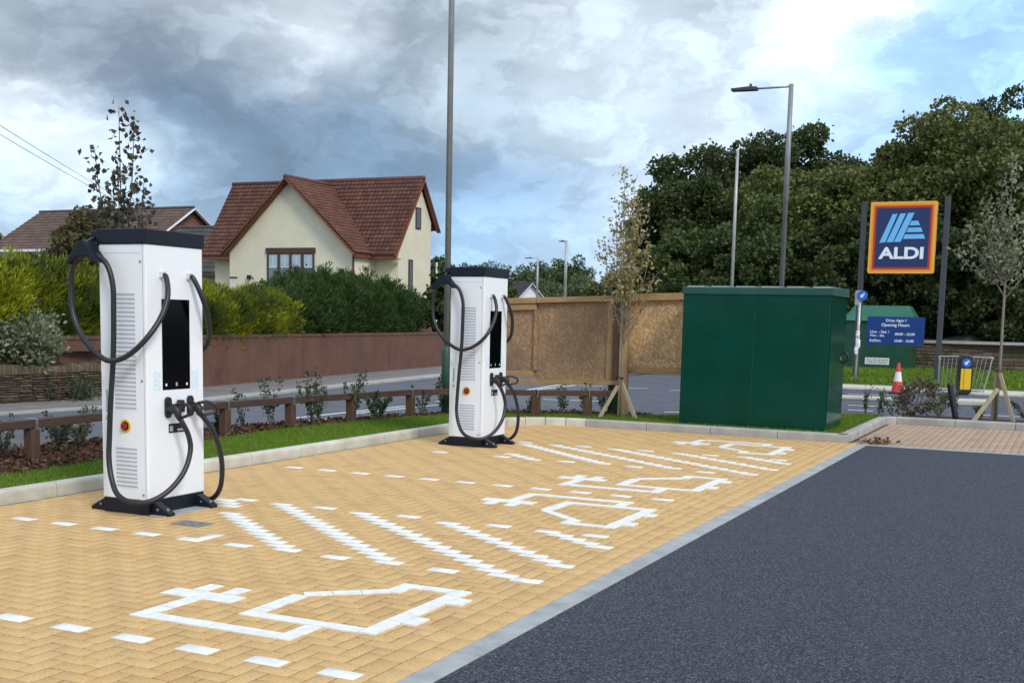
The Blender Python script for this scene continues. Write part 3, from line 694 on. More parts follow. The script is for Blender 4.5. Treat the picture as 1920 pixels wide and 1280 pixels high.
def gkeep(side):
    def f(s_, t):     # cut the gable slopes where they run into the main roof
        z = 4.13 + t / gl * (GZ - 4.13); n = GN + .35 - s_ if side > 0 else GN + .35 - (4.4 - s_)
        return n > (ZR - z) / sl_ - .25
    return f
tile_roof('gable_roof', MT['redtile'], h(GC + 3.34, GN + .35, 4.13), (0, 1, 0), (-3.34, 0, GZ - 4.13), 4.4, gl, roof, keep=gkeep(1))
tile_roof('gable_roof', MT['redtile'], h(GC - 3.34, GN + .35 - 4.4, 4.13), (0, -1, 0), (3.34, 0, GZ - 4.13), 4.4, gl, roof, keep=gkeep(-1))
mb = MB(); mb.tube([h(-.02, 0, ZR + .06), h(9.98, 0, ZR + .06)], .10, 8); mb.tube([h(GC, GN + .38, GZ + .06), h(GC, .1, GZ + .06)], .10, 8)
mb.build('ridge_tiles', MT['ridge'], roof, smooth=True)
mb = MB()
for sgn in (-1, 1):
    mb.bar(h(GC + sgn * 3.36, GN + .33, 4.05), h(GC, GN + .33, GZ - .01), .05, .19, up=(0, -1, 0))
    mb.bar(h(GC + sgn * 3.30, GN + .16, 4.02), h(GC, GN + .16, GZ - .06), .30, .02, up=(sgn * .6, 0, .8))
    nn_ = 2.27 if sgn > 0 else 1.42; mb.bar(h(9.92, sgn * nn_, ZR - sl_ * nn_ - .05), h(9.92, 0, ZR - .05), .05, .19, up=(1, 0, 0))
    mb.bar(h(.03, sgn * nn_, ZR - sl_ * nn_ - .05), h(.03, 0, ZR - .05), .05, .19, up=(1, 0, 0))
mb.box(*(0, 2.1), -2.27, -2.22, ZE - 1.1 - .17, ZE - 1.1 + .0); mb.box(8.85, 9.92, -2.27, -2.22, ZE - 1.1 - .17, ZE - 1.1)
mb.box(*(GC + 3.28, GC + 3.33), -GN - .33, -2.2, 4.13 - 1.1 - .17, 4.13 - 1.1)
mb.box(0, 9.9, -2.2, -1.75, ZE - 1.1 - .16, ZE - 1.1 - .13)
mb.build('barge_boards', MT['barge'], roof)
MB().tube([h(GC + GW - .02, GN + .06, 4.05), h(GC + GW - .02, GN + .06, 1.2)], .045, 8).build('drainpipe', MT['brownwood'], house)
MB().tube([h(WR + .06, -NF + .1, 4.0), h(WR + .06, -NF + .1, 1.2)], .045, 8).build('drainpipe', MT['white_paint'], house)
def window(parent, x0, x1, z0, z1, y, lintel, panes, mf='brownwood', name='window', inner=True):
    """window in a wall facing -y: frame, glass and glazing bars; returns the frame"""
    mb = MB(); fw = .07
    if lintel: mb.box(x0 - .05, x1 + .05, y - .05, y + .02, z1, z1 + lintel)
    mb.box(x0, x0 + fw, y - .03, y + .03, z0, z1); mb.box(x1 - fw, x1, y - .03, y + .03, z0, z1)
    mb.box(x0 + fw, x1 - fw, y - .03, y + .03, z0, z0 + fw); mb.box(x0 + fw, x1 - fw, y - .03, y + .03, z1 - fw * .7, z1)
    for k in range(1, panes):
        x = x0 + (x1 - x0) * k / panes; mb.box(x - fw * .6, x + fw * .6, y - .03, y + .03, z0 + fw, z1 - fw * .7)
    f = mb.build(name, MT[mf], parent)
    g = MB().box(x0 + .02, x1 - .02, y - .005, y + .004, z0 + .02, z1 - .02).build('glass', MT['glass'], f)
    if inner:
        mb = MB(); w = (x1 - x0) / panes
        for k in range(panes):
            a = x0 + k * w + .09; c = x0 + (k + 1) * w - .09; zm = z0 + (z1 - z0) * .52
            mb.box(a, c, y - .012, y - .006, zm, zm + .035); mb.box(a, c, y - .012, y - .006, z1 - .085, z1 - .06)
            mb.box((a + c) / 2 - .008, (a + c) / 2 + .008, y - .012, y - .006, zm + .035, z1 - .085)
        mb.build('glazing_bars', MT['white_paint'], f)
        mb = MB()
        for k in range(panes): mb.box(x0 + k * w + .09, x0 + (k + 1) * w - .09, y - .0055, y - .005, z0 + (z1 - z0) * .52, z1 - .06)
        mb.build('blind', MT['blind'], f)
    return f
window(house, 4.30, 6.66, 2.9 - 1.1, 4.13 - 1.1, -GN - .02, .22, 4)
def side_window(z0, z1, n0, n1):
    f = MB().box(WR - .02, WR + .03, -n1, -n0, z0 - 1.1, z1 - 1.1).build('window', MT['brownwood'], house)
    MB().box(WR + .03, WR + .034, -n1 + .07, -n0 - .07, z0 - 1.03, z1 - 1.17).build('glass', MT['glass'], f)
side_window(5.3, 6.2, -.2, .25); side_window(2.6, 4.0, .45, .8)
MB().box(GC - GW + .02, GC - GW + .4, -GN - .03, -GN, 2.0, 2.05).box(3.3, 3.45, -GN - .12, -GN, 1.95, 2.12).build('wall_lamp', MT['plastic_black'], house)

# ------------------------------------------------------------------ houses further back
def plain_house(name, loc, rotz, Lx, Dy, ze, zr, wallm, roofm, label, wins, verge='white_paint', chimney=False, gable_mat=None):
    t = thing(name, loc, label, 'house', rotz=rotz)
    MB().prism([(-Dy / 2, -.5), (Dy / 2, -.5), (Dy / 2, ze), (0, zr - .1), (-Dy / 2, ze)], lambda y, z, s: ((-Lx / 2 if s == 0 else Lx / 2), y, z)).build('wall', MT[wallm], t)
    e = .35; s_ = (zr - ze) / (Dy / 2); zz = ze - e * s_
    r = tile_roof('roof', MT[roofm], (-Lx / 2 - e, -Dy / 2 - e, zz), (1, 0, 0), (0, Dy / 2 + e, zr - zz), Lx + 2 * e, math.hypot(Dy / 2 + e, zr - zz), t, tile=.33, course=.4, sub=3)
    tile_roof('roof_slope', MT[roofm], (Lx / 2 + e, Dy / 2 + e, zz), (-1, 0, 0), (0, -Dy / 2 - e, zr - zz), Lx + 2 * e, math.hypot(Dy / 2 + e, zr - zz), r, tile=.33, course=.4, sub=3)
    mb = MB()
    for sx in (-1, 1):
        for sy in (-1, 1): mb.bar((sx * (Lx / 2 + e + .02), sy * (Dy / 2 + e), zz - .03), (sx * (Lx / 2 + e + .02), 0, zr - .03), .05, .24, up=(1, 0, 0))
    mb.box(-Lx / 2 - e, Lx / 2 + e, -Dy / 2 - e - .04, -Dy / 2 - e, zz - .16, zz + .03)
    mb.build('barge_boards', MT[verge], r)
    MB().tube([(-Lx / 2 - e, 0, zr + .07), (Lx / 2 + e, 0, zr + .07)], .11, 6).build('ridge_tiles', MT['ridge' if roofm == 'redtile' else 'greytile'], r)
    for x, w, z0, z1 in wins: window(t, x - w / 2, x + w / 2, z0, z1, -Dy / 2 - .03, 0, max(1, round(w / .6)), 'white_paint', inner=False)
    return t
plain_house('brick_house', (-57.6, 60.6, .6), math.radians(-2), 13.0, 8.0, 5.0, 7.5, 'brick', 'browntile', 'red brick house with brown tiled roof behind the golden hedge', [(-5.3, 1.3, 3.5, 4.8), (-2.4, 1.3, 3.5, 4.8), (1.5, 1.3, 3.5, 4.8), (4.5, 1.3, 3.5, 4.8)])
plain_house('grey_house', (-41.0, 52.5, .8), math.radians(2), 7.4, 6.0, 3.1, 5.35, 'kerb_grey', 'greytile', 'low pale house with a dark grey roof left of the cream house', [(1.2, .9, 1.5, 2.7)], verge='brownwood')
plain_house('end_house', (-76.0, 62.5, .4), math.radians(20), 8.0, 7.0, 4.6, 6.8, 'cream', 'browntile', 'partly hidden house at the far left edge behind the brick house', [])
plain_house('white_cottage', (-54.3, 117, .4), math.radians(-42), 6.0, 4.6, 2.6, 5.0, 'white_paint', 'greytile', 'small white gabled cottage far beyond the hoarding', [])

# ------------------------------------------------------------------ roadside walls
t = MB()
for i in range(2, 7):
    p, q = Vector((*WP[i], 0)), Vector((*WP[i + 1], 0)) if i + 1 < len(WP) else None
    if i == 6: q = p.lerp(q, .25)
    d = (q - p).normalized(); nrm = Vector((-d.y, d.x, 0)) if (Vector((-d.y, d.x, 0))).x < 0 else Vector((d.y, -d.x, 0))
    if i == 2: p = p - d * 2.6 + nrm * .5
    for z0, z1, o0, o1 in ((-.1, 1.06, 0, .25), (1.06, 1.13, -.02, .27)):
        vs = [p + nrm * o0, q + nrm * o0, q + nrm * o1, p + nrm * o1]
        t.add([(v.x, v.y, z0) for v in vs] + [(v.x, v.y, z1) for v in vs], [(0, 3, 2, 1), (4, 5, 6, 7), (0, 1, 5, 4), (1, 2, 6, 5), (2, 3, 7, 6), (3, 0, 4, 7)])
setp(t.build('garden_wall', MT['roughcast']), 'long brown roughcast wall beneath the hedges', 'wall')
def rubble(name, path, hgt, thick, seed, label, slab=True, sx=(.08, .30), sy=(.028, .062)):
    rng = np.random.default_rng(seed); t = thing(name, (0, 0, 0), label, 'wall')
    core = MB(); V = []; F = []
    for p, q in zip(path[:-1], path[1:]):
        p = Vector((*p, 0)); q = Vector((*q, 0)); L = (q - p).length; d = (q - p) / L; nr = Vector((d.y, -d.x, 0))   # outward = right of path
        a, c = p - nr * thick, q - nr * thick
        vs = [p - nr * .03, q - nr * .03, c, a]
        core.add([(v.x, v.y, -.1) for v in vs] + [(v.x, v.y, hgt - .03) for v in vs], [(0, 3, 2, 1), (4, 5, 6, 7), (0, 1, 5, 4), (1, 2, 6, 5), (2, 3, 7, 6), (3, 0, 4, 7)])
        z = -.03
        while z < hgt - (.13 if slab else .02):
            hh = rng.uniform(*sy); s_ = -rng.uniform(0, .2)
            while s_ < L:
                w = rng.uniform(*sx); s0, s1 = max(s_, 0) + .006, min(s_ + w, L) - .006
                if s1 - s0 > .03:
                    o = rng.uniform(-.012, .018); k = len(V)
                    for zz, oo in ((z + .005, o - .02), (z + .5 * hh, o + .012), (z + hh - .005, o - .02)):
                        for ss in (s0, s1): P_ = p + d * ss + nr * (oo + rng.uniform(-.004, .004)); V.append((P_.x, P_.y, zz + rng.uniform(-.008, .008)))
                    F += [(k, k + 1, k + 3, k + 2), (k + 2, k + 3, k + 5, k + 4)]
                s_ += w
            z += hh
        if slab:   # stones set on edge along the top
            s_ = 0
            while s_ < L:
                w = rng.uniform(.035, .075); P0 = p + d * s_; k = len(V); hh = hgt + rng.uniform(-.02, .04); tl = d * rng.uniform(-.02, .02)
                for zz in (hgt - .13, hh):
                    for ss, oo in ((.004, .01), (w - .004, .01), (w - .004, -thick), (.004, -thick)):
                        P_ = P0 + d * ss + nr * oo + (tl if zz == hh else Vector((0, 0, 0))); V.append((P_.x, P_.y, zz))
                F += [(k, k + 1, k + 5, k + 4), (k + 4, k + 5, k + 6, k + 7), (k + 1, k + 2, k + 6, k + 5), (k + 3, k, k + 4, k + 7), (k + 2, k + 3, k + 7, k + 6)]
                s_ += w
    core.build('mortar_core', MT['mortar'], t); np_mesh('stonework', np.array(V), np.array(F), MT['stone'], t); return t
rubble('stone_wall', [(-16.45, 5), (-16.25, 13), (-16.15, 15), (-16.24, 17.1)], .62, .3, 41, 'low dry stone wall with upright coping left of the big charger')
rubble('bank_wall', [(-7.5, 46.7), (-3, 46.9), (4, 47.2), (14, 47.4)], 1.08, .5, 42, 'grey rubble retaining wall below the dark trees on the right', slab=False, sx=(.14, .45), sy=(.07, .20))
setp(MB().box(-7.5, 14, 46.75, 47.6, 1.06, 1.16).build('wall_coping', MT['kerb_grey']), 'thin pale concrete coping on the rubble retaining wall', 'coping')
mb = MB(); rng = np.random.default_rng(43); gxs = np.linspace(-24, 16, 60); gys = np.linspace(47.5, 75, 14)
P = np.array([[(x, y, 1.05 + (y - 47.5) * .09 + rng.normal(0, .12)) for x in gxs] for y in gys]); k = len(gxs)
mb.add([tuple(p) for p in P.reshape(-1, 3)], [(j * k + i, j * k + i + 1, (j + 1) * k + i + 1, (j + 1) * k + i) for j in range(len(gys) - 1) for i in range(k - 1)])
setp(mb.build('wooded_bank', MT['soilbank'], smooth=True), kind='structure')

# ------------------------------------------------------------------ vegetation
def hedge(name, path, w, z0, ztop, mleaf, seed, label, dens=900, L=(.10, .24), wid=.035, cat='hedge', rag=.2, bough=(.22, .48), peaks=(), per=95):
    """conifer hedge: many feathery boughs crowd over a dark twiggy core, leaning up and out"""
    rng = np.random.default_rng(seed); o = np.array([path[0][0], path[0][1], z0]); t = thing(name, tuple(o), label, cat)
    pts = [np.array(p, float) for p in path]; seg = [np.linalg.norm(q - p) for p, q in zip(pts[:-1], pts[1:])]; tot = sum(seg)
    def along(s_):
        P = np.zeros((len(s_), 2)); D = np.zeros((len(s_), 2)); c = 0
        for (p, q, l) in zip(pts[:-1], pts[1:], seg):
            k = (s_ >= c - 1e-6) & (s_ <= c + l + 1e-6); P[k] = p + (q - p) * ((s_[k] - c) / l)[:, None]; D[k] = (q - p) / l; c += l
        return P, D, np.column_stack([D[:, 1], -D[:, 0]])
    def topz(s_):
        tp = ztop(s_ / tot) if callable(ztop) else np.full(len(s_), float(ztop))
        for (s0, hh, ww) in peaks: tp = tp + hh * np.exp(-((s_ - s0 * tot) / ww) ** 2)
        return tp
    nb = int(tot * dens / per * 2.2); s_ = rng.uniform(0, tot, nb); P, D, Nn = along(s_); a = rng.uniform(-.55, PI * .80, nb)
    end = np.clip(np.minimum(s_, tot - s_) / .9, .3, 1) ** .5; tp = topz(s_) + rng.normal(0, rag * .45, nb); hgt = tp - z0
    lx, lz = np.cos(a), np.sin(a); off = np.sign(lx) * np.abs(lx) ** .6 * w / 2 * end * rng.uniform(.75, 1.08, nb) * np.where(lz < .1, .80, 1.0)
    zz = np.where(lz > 0, z0 + hgt * (.34 + .60 * np.clip(lz, 0, 1) ** .8), z0 + hgt * (.34 + .42 * lz)) - (1 - end) * hgt * .25
    Cc = np.column_stack([P + Nn * off[:, None], zz]); out = np.column_stack([Nn * lx[:, None] + D * rng.normal(.15, .35, (nb, 1)), .75 + .6 * np.clip(lz, 0, 1)]); out = unit(out)
    R_ = rng.uniform(*bough, nb); n = nb * per; b_ = np.repeat(np.arange(nb), per)
    f = rng.uniform(0, 1, n) ** .8; lat = rng.normal(0, 1, (n, 3)); lat -= (lat * out[b_]).sum(1, keepdims=True) * out[b_]
    B = Cc[b_] + out[b_] * ((f - .45) * R_[b_] * 1.5)[:, None] + lat * (R_[b_] * .34 * (1.05 - f * .75))[:, None]
    dirn = out[b_] + unit(lat) * rng.uniform(.25, .8, (n, 1)) + np.array([0, 0, .25])
    LL = rng.uniform(*L, n); V, F = leaves(B, dirn, LL, wid, rng)
    np_mesh('foliage', V - o, F, mleaf, t)
    mb = MB(); ns = max(4, int(tot / .5)); ss = np.linspace(0, tot, ns + 1); P, D, Nn = along(ss); tp = topz(ss); vs = []
    for i in range(ns + 1):
        e = .35 if i in (0, ns) else 1
        for b2 in np.linspace(0, PI, 9): vs.append((*(P[i] + Nn[i] * math.cos(b2) * w * .36 * e - o[:2]), -.1 + (tp[i] - z0 - rag) * (.78 if e == 1 else .5) * max(0, math.sin(b2)) ** .7))
    mb.add(vs, [(i * 9 + k, i * 9 + k + 1, (i + 1) * 9 + k + 1, (i + 1) * 9 + k) for i in range(ns) for k in range(8)] + [tuple(range(9)), tuple(range(ns * 9, ns * 9 + 9))[::-1]])
    mb.build('twigs', MT['core'], t, smooth=True); return t
hedge('conifer_hedge', [(-18.2, 9.5), (-17.75, 13.2), (-17.75, 17.6), (-18.05, 21.0), (-18.8, 25.2)], 2.3, .80, lambda s: 2.30 - .34 * np.clip((s - .45) / .2, 0, 1) - .12 * np.clip((s - .85) / .15, 0, 1), MT['gold'], 51, 'golden yellow conifer hedge above the brown wall', dens=3200, rag=.16, L=(.07, .17), wid=.028)
hedge('conifer_hedge', [(-18.6, 24.2), (-19.3, 29.0), (-20.2, 33.9)], 2.4, .90, lambda s: 1.98 + .42 * np.clip((s - .1) / .2, 0, 1) - .25 * np.clip((s - .75) / .25, 0, 1), MT['conifer'], 52, 'dark green conifer hedge in front of the cream house', dens=3200, rag=.16, L=(.07, .17), wid=.028, peaks=((.34, .28, .4), (.50, .40, .22), (.66, .34, .25), (.80, .22, .2), (.9, .18, .2)))
def bush(name, loc, r, hgt, mleaf, seed, label, n=2500, L=(.06, .12), wid=.05, cat='shrub', stems=7, low=.15, group=None):
    rng = np.random.default_rng(seed); t = thing(name, loc, label, cat, group); k = max(6, n // 60)
    cs = unit(rng.normal(size=(k, 3))) * np.array([r, r, hgt * .5]) * rng.uniform(.45, 1, (k, 1)); cs[:, 2] = np.abs(cs[:, 2] + hgt * .5) + low * .3
    i = rng.integers(0, k, n); B = cs[i] + rng.normal(0, r * .16, (n, 3)); B[:, 2] = np.maximum(B[:, 2], .03)
    V, F = leaves(B, unit(B - np.array([0, 0, hgt * .25])) + rng.normal(0, .6, (n, 3)), rng.uniform(*L, n), wid, rng, .15)
    np_mesh('foliage', V, F, mleaf, t); mb = MB()
    for c in cs[:max(stems, k // 3)]: mb.tube([(0, 0, 0), tuple(c * np.array([.5, .5, .45])), tuple(c)], [.012, .008, .004], 4)
    mb.build('stems', MT['twig'], t); return t
bush('variegated_shrub', (-16.55, 15.15, .5), .62, .95, MT['varieg'], 61, 'pale variegated shrub spilling over the low stone wall', 3800, (.06, .13), .06)
bush('russet_shrub', (-21.7, 30.2, 1.1), 1.0, 1.6, MT['russet'], 62, 'red brown leaved shrub below the gable window', 3200, (.08, .16), .07)
bush('wall_weed', (-15.95, 15.7, 0), .42, .22, MT['plantleaf'], 63, 'tuft of weeds growing at the foot of the stone wall', 500, (.06, .12), .03)

def dense_tree(name, loc, hgt, R_, mleaf, seed, label, n=15000, trunk=.22, L=(.20, .42), base=.12, nclump=110, group=None, cat='tree', top=1.0):
    """limbs end in leafy clumps of uneven size; gaps stay between them"""
    rng = np.random.default_rng(seed); t = thing(name, loc, label, cat, group)
    cz = hgt * (base + (1 - base) * .5); rz = hgt * (1 - base) * .5
    cs = unit(rng.normal(size=(nclump, 3))); rad = rng.uniform(.25, 1, nclump) ** .5 * rng.uniform(.82, 1.12, nclump)
    bulk = 1 - .32 * np.clip(cs[:, 2], 0, 1) ** 2 * (2 - top)
    cs = cs * rad[:, None] * np.array([R_, R_, rz]); cs[:, :2] *= bulk[:, None]; cs[:, 2] += cz
    sz = rng.uniform(.09, .19, nclump) * (R_ + rz) * .62
    pr_ = sz ** 2 / np.sum(sz ** 2); i = rng.choice(nclump, n, p=pr_)
    d = unit(rng.normal(size=(n, 3))); d[:, 2] *= .72; B = cs[i] + d * (sz[i] * rng.uniform(.35, 1.08, n) ** .6)[:, None]
    # stray twigs on the outline
    st = rng.uniform(size=n) < .05; B[st] += d[st] * sz[i][st][:, None] * rng.uniform(.1, .55, (st.sum(), 1))
    V, F = leaves(B, d + rng.normal(0, .7, (n, 3)), rng.uniform(*L, n), rng.uniform(.5, .7, n) * .30, rng, .2)
    np_mesh('crown', V, F, mleaf, t)
    mb = MB(); mb.tube([(0, 0, -.3), (rng.normal(0, .1), rng.normal(0, .1), hgt * .3), (rng.normal(0, .3), rng.normal(0, .3), hgt * .62), (0, 0, hgt * .86)], [trunk * 1.3, trunk, trunk * .6, .04], 8)
    for c in cs[rng.permutation(nclump)[:26]]:
        z = min(c[2] * .7, hgt * .7); mb.tube([(0, 0, z * .75), tuple(c * np.array([.5, .5, 1]) - np.array([0, 0, (c[2] - z) * .5])), tuple(c)], [trunk * .42, trunk * .22, .02], 5)
    mb.build('trunk', MT['bark'], t, smooth=True); return t
GT = 'tall dark trees behind the supermarket sign'
TR = [  # x, y, height, radius, kind, label
 (-17.3, 57.5, 8.8, 3.6, 'a', 'big dark rounded tree at the left end of the tree belt'),
 (-14.8, 61.0, 10.2, 3.6, 'a', 'dark tree behind the shorter lamp column'),
 (-12.4, 55.0, 7.6, 3.2, 'b', 'broad olive green tree behind the taller lamp column'),
 (-12.3, 62.5, 10.4, 2.9, 'a', 'thin topped tree poking above the belt right of the taller lamp column'),
 (-8.9, 56.5, 8.6, 3.4, 'b', 'olive tree in the dip just left of the supermarket sign'),
 (-5.6, 57.5, 10.4, 3.3, 'b', 'tallest olive tree right above the supermarket sign'),
 (-4.0, 61.0, 11.6, 2.6, 'a', 'dark topped tree poking out behind the tallest olive tree'),
 (-1.9, 55.0, 9.7, 3.0, 'b', 'olive green tree right of the supermarket sign'),
 (.9, 57.0, 10.8, 3.4, 'b', 'olive tree at the right edge of the picture'),
 (-15.8, 52.5, 4.8, 2.6, 'c', 'low mid green thicket below the big dark rounded tree'),
 (-12.2, 51.0, 5.4, 2.5, 'c', 'mid green bushy tree behind the green cabinet'),
 (-5.8, 51.5, 5.2, 2.6, 'a', 'low dark tree filling the gap below the supermarket sign'),
 (-1.9, 50.0, 4.8, 2.4, 'a', 'low dark tree behind the rubble wall'),
 (1.8, 50.5, 5.6, 2.7, 'a', 'low dark tree at the right edge above the rubble wall'),
 (-9.0, 50.5, 5.0, 2.3, 'a', 'low dark tree behind the left post of the supermarket sign'),
 (4.9, 56.0, 10.5, 3.6, 'a', 'tall dark tree just outside the right edge'),
]
for i, (x, y, hh, rr, kd, lab) in enumerate(TR):
    dense_tree('broadleaf_tree', (x, y, 1.0 if y > 47 else .2), hh, rr, MT['tree_' + kd], 100 + i, lab, n=46000 if hh > 7 else 20000, L=(.11, .24), base=.06 if hh > 7 else .0, nclump=150 if hh > 7 else 90, group=GT, top=1.3)
# trees far beyond the hoarding
FT = [(-53.8, 130, 9.3, 3.9, 'dark rounded tree crown far beyond the thin lamp columns', 'tree_c'), (-47.5, 132, 8.0, 4.2, 'distant tree behind the buff leaved sapling', 'hazegreen'), (-44.0, 126, 6.9, 4.0, 'distant tree right of the buff leaved sapling', 'hazegreen'),
 (-63.5, 136, 8.2, 3.6, 'distant bushy tree left of the white cottage', 'hazegreen'), (-67.5, 138, 8.6, 4.2, 'distant tree just right of the second charger', 'hazegreen'), (-60.5, 138, 8.6, 3.6, 'distant tree behind the white cottage', 'hazegreen'),
 (-48.3, 120, 5.8, 4.0, 'low distant bush above the hoarding, below the buff sapling', 'hazegreen'), (-53.5, 122, 5.6, 3.2, 'low distant bush above the hoarding by the lamp column', 'hazegreen'), (-38.0, 105, 5.4, 3.6, 'low distant bush near the green cabinet', 'tree_c'),
 (-26.5, 72, 4.4, 3.0, 'low dark tree left of the tree belt', 'tree_c'), (-22.5, 64, 4.4, 2.6, 'low dark tree tucked against the left end of the tree belt', 'tree_a'), (-73, 140, 8.4, 4.5, 'distant tree behind the second charger', 'hazegreen'), (-57.5, 126, 6.6, 3.2, 'low distant tree between the two far lamp columns', 'hazegreen')]
for i, (x, y, hh, rr, lab, mk) in enumerate(FT):
    dense_tree('distant_tree', (x, y, .2), hh, rr, MT[mk], 140 + i, lab, n=9000, L=(.22, .48), base=.0, nclump=70, group='trees far beyond the hoarding', trunk=.3)
dense_tree('garden_tree', (-31.6, 57.0, 1.0), 3.6, 1.5, MT['tree_c'], 160, 'dark green tree beside the right end of the cream house', n=9000, L=(.10, .2), base=.0)
dense_tree('garden_tree', (-28.6, 57.0, 1.0), 3.3, 1.6, MT['tree_c'], 161, 'bushy green tree seen between the tall pole and the second charger', n=9000, L=(.10, .2), base=.0)
dense_tree('garden_tree', (-22.9, 42.5, .6), 2.9, 1.0, MT['tree_a'], 162, 'dark shrubby tree between the cream house and the tall pole', n=8000, L=(.08, .17), base=.0)
dense_tree('olive_leaved_tree', (-33.0, 33.6, 1.0), 4.7, 1.45, MT['willow'], 163, 'thin brownish tree behind the golden hedge', n=9000, L=(.07, .17), base=.15, nclump=90, trunk=.08)

def sapling(name, loc, h0, shoots, mleaf, seed, label, nleaf=900, L=(.06, .11), wid=.05, r=.02, spread=.07, bark='palebark', twigs=3, zmin=0):
    """nursery tree: clean stem to h0, then upright shoots set with leaves; shoots: (dx, dy, top)"""
    rng = np.random.default_rng(seed); t = thing(name, loc, label, 'sapling'); mb = MB()
    mb.tube([(0, 0, -.05), (.01, 0, h0 * .5), (0, 0, h0), (0, 0, h0 + .25)], [r * 1.2, r, r * .85, r * .6], 7); B = []; D = []
    tot = sum(s[2] - h0 for s in shoots)
    for dx, dy, zt in shoots:
        p = spline([(0, 0, h0 + rng.uniform(-.2, .35)), (dx * .45, dy * .45, h0 + (zt - h0) * .35), (dx * .85, dy * .85, h0 + (zt - h0) * .7), (dx, dy, zt)], 5)
        mb.tube(p, np.linspace(r * .5, .003, len(p)), 5); P = np.array(p); k = max(4, int(nleaf * (zt - h0) / tot))
        s_ = rng.uniform(.06, 1, k) ** .85 * (len(P) - 1); i = np.minimum(s_.astype(int), len(P) - 2); q = P[i] + (P[i + 1] - P[i]) * (s_ - i)[:, None]
        B.append(q + rng.normal(0, spread, (k, 3)) * np.array([1, 1, .6])); D.append(rng.normal(0, .7, (k, 3)) + np.array([dx * .5, dy * .5, .55]))
        for _ in range(twigs):
            j = rng.integers(2, len(P) - 2); a = rng.uniform(0, 6.28); l = rng.uniform(.12, .35); e = P[j] + np.array([math.cos(a) * l, math.sin(a) * l, l * .9]); mb.tube([tuple(P[j]), tuple(e)], [.005, .002], 4)
            kk = max(3, k // 14); f = rng.uniform(.2, 1.05, kk)[:, None]; B.append(P[j] + (e - P[j]) * f + rng.normal(0, .03, (kk, 3))); D.append(rng.normal(0, .8, (kk, 3)) + np.array([0, 0, .4]))
    B = np.concatenate(B); D = np.concatenate(D); kz = (B[:, 2] > zmin) | (rng.uniform(size=len(B)) < .05); B, D = B[kz], D[kz]; n_ = len(B)
    V, F = leaves(B, D, rng.uniform(*L, n_), wid * rng.uniform(.7, 1.2, n_), rng, .25)
    np_mesh('crown', V, F, mleaf, t); mb.build('trunk', MT[bark], t, smooth=True); return t
sapling('young_tree', (-8.78, 9.35, .1), 1.75, [(.03, -.05, 3.52), (.12, .06, 3.42), (-.25, -.10, 3.12), (-.16, .05, 2.75), (.22, .08, 2.78), (.30, .05, 2.52), (.05, -.1, 2.85), (-.05, .08, 2.6)], MT['darkleaf'], 201, 'sparse dark leaved sapling behind the big charger', 620, (.045, .08), .052, spread=.045, bark='twig', twigs=2)
sapling('young_tree', (-6.42, 17.72, .1), 1.15, [(-0.05, 0.0, 3.85), (0.11, 0.0, 3.55), (-0.2, 0.08, 3.2), (0.16, 0.08, 3.3), (-0.34, 0.0, 2.75), (0.38, 0.08, 2.75), (-0.4, 0.08, 2.2), (0.44, 0.0, 2.15), (0.0, -0.2, 2.7), (0.04, 0.2, 2.9), (-0.18, -0.16, 2.3), (0.22, -0.16, 2.4), (0.02, 0.04, 3.4)], MT['buffleaf'], 202, 'buff leaved sapling on timber stakes in front of the hoarding', 1350, (.05, .10), .042, spread=.06, r=.018, twigs=5, zmin=1.8)
sapling('young_tree', (-1.1, 21.5, .1), 2.1, [(0, 0, 4.35), (-.35, 0, 3.6), (.3, 0, 3.9), (-.62, .1, 3.25), (-.15, .1, 3.9), (.45, .2, 3.3), (-.75, 0, 2.85), (.6, .1, 2.9), (.15, -.3, 3.2), (-.3, -.2, 3.1)], MT['silver'], 203, 'silvery leaved sapling on timber stakes at the right edge', 850, (.06, .115), .05, spread=.065, r=.024, twigs=5)
def stakes(name, segs, label, mk='stake', w=.055):
    t = thing(name, segs[0][0], label, 'tree stakes'); o = Vector(segs[0][0])
    for p, q in segs: MB().bar(Vector(p) - o, Vector(q) - o, w, w).build('stake', MT[mk], t, bevel=.004)
    return t
stakes('tree_stakes', [((-6.68, 17.45, .08), (-6.44, 17.62, .60)), ((-6.16, 17.72, .08), (-6.45, 17.75, .72))], 'pair of pale timber stakes propping the buff sapling')
stakes('tree_stakes', [((-1.42, 21.0, .08), (-1.10, 21.45, .62)), ((-.82, 21.45, .08), (-1.08, 21.5, .88)), ((-1.16, 21.56, .05), (-1.14, 21.56, .95))], 'pale timber stakes propping the silvery sapling')
def strap(loc, label):
    t = MB(); t.tube([(-.045, -.03, 0), (.0, -.05, .01), (.045, -.03, 0), (.045, .03, 0), (0, .05, 0), (-.045, .03, 0), (-.045, -.03, 0)], .014, 5); o = t.build('tree_tie', MT['rubber'], smooth=True); o.location = loc
    return setp(o, label, 'tree tie')
strap((-6.44, 17.70, .72), 'black rubber tie round the stem of the buff sapling'); strap((-1.12, 21.52, .93), 'black rubber tie round the stem of the silvery sapling')

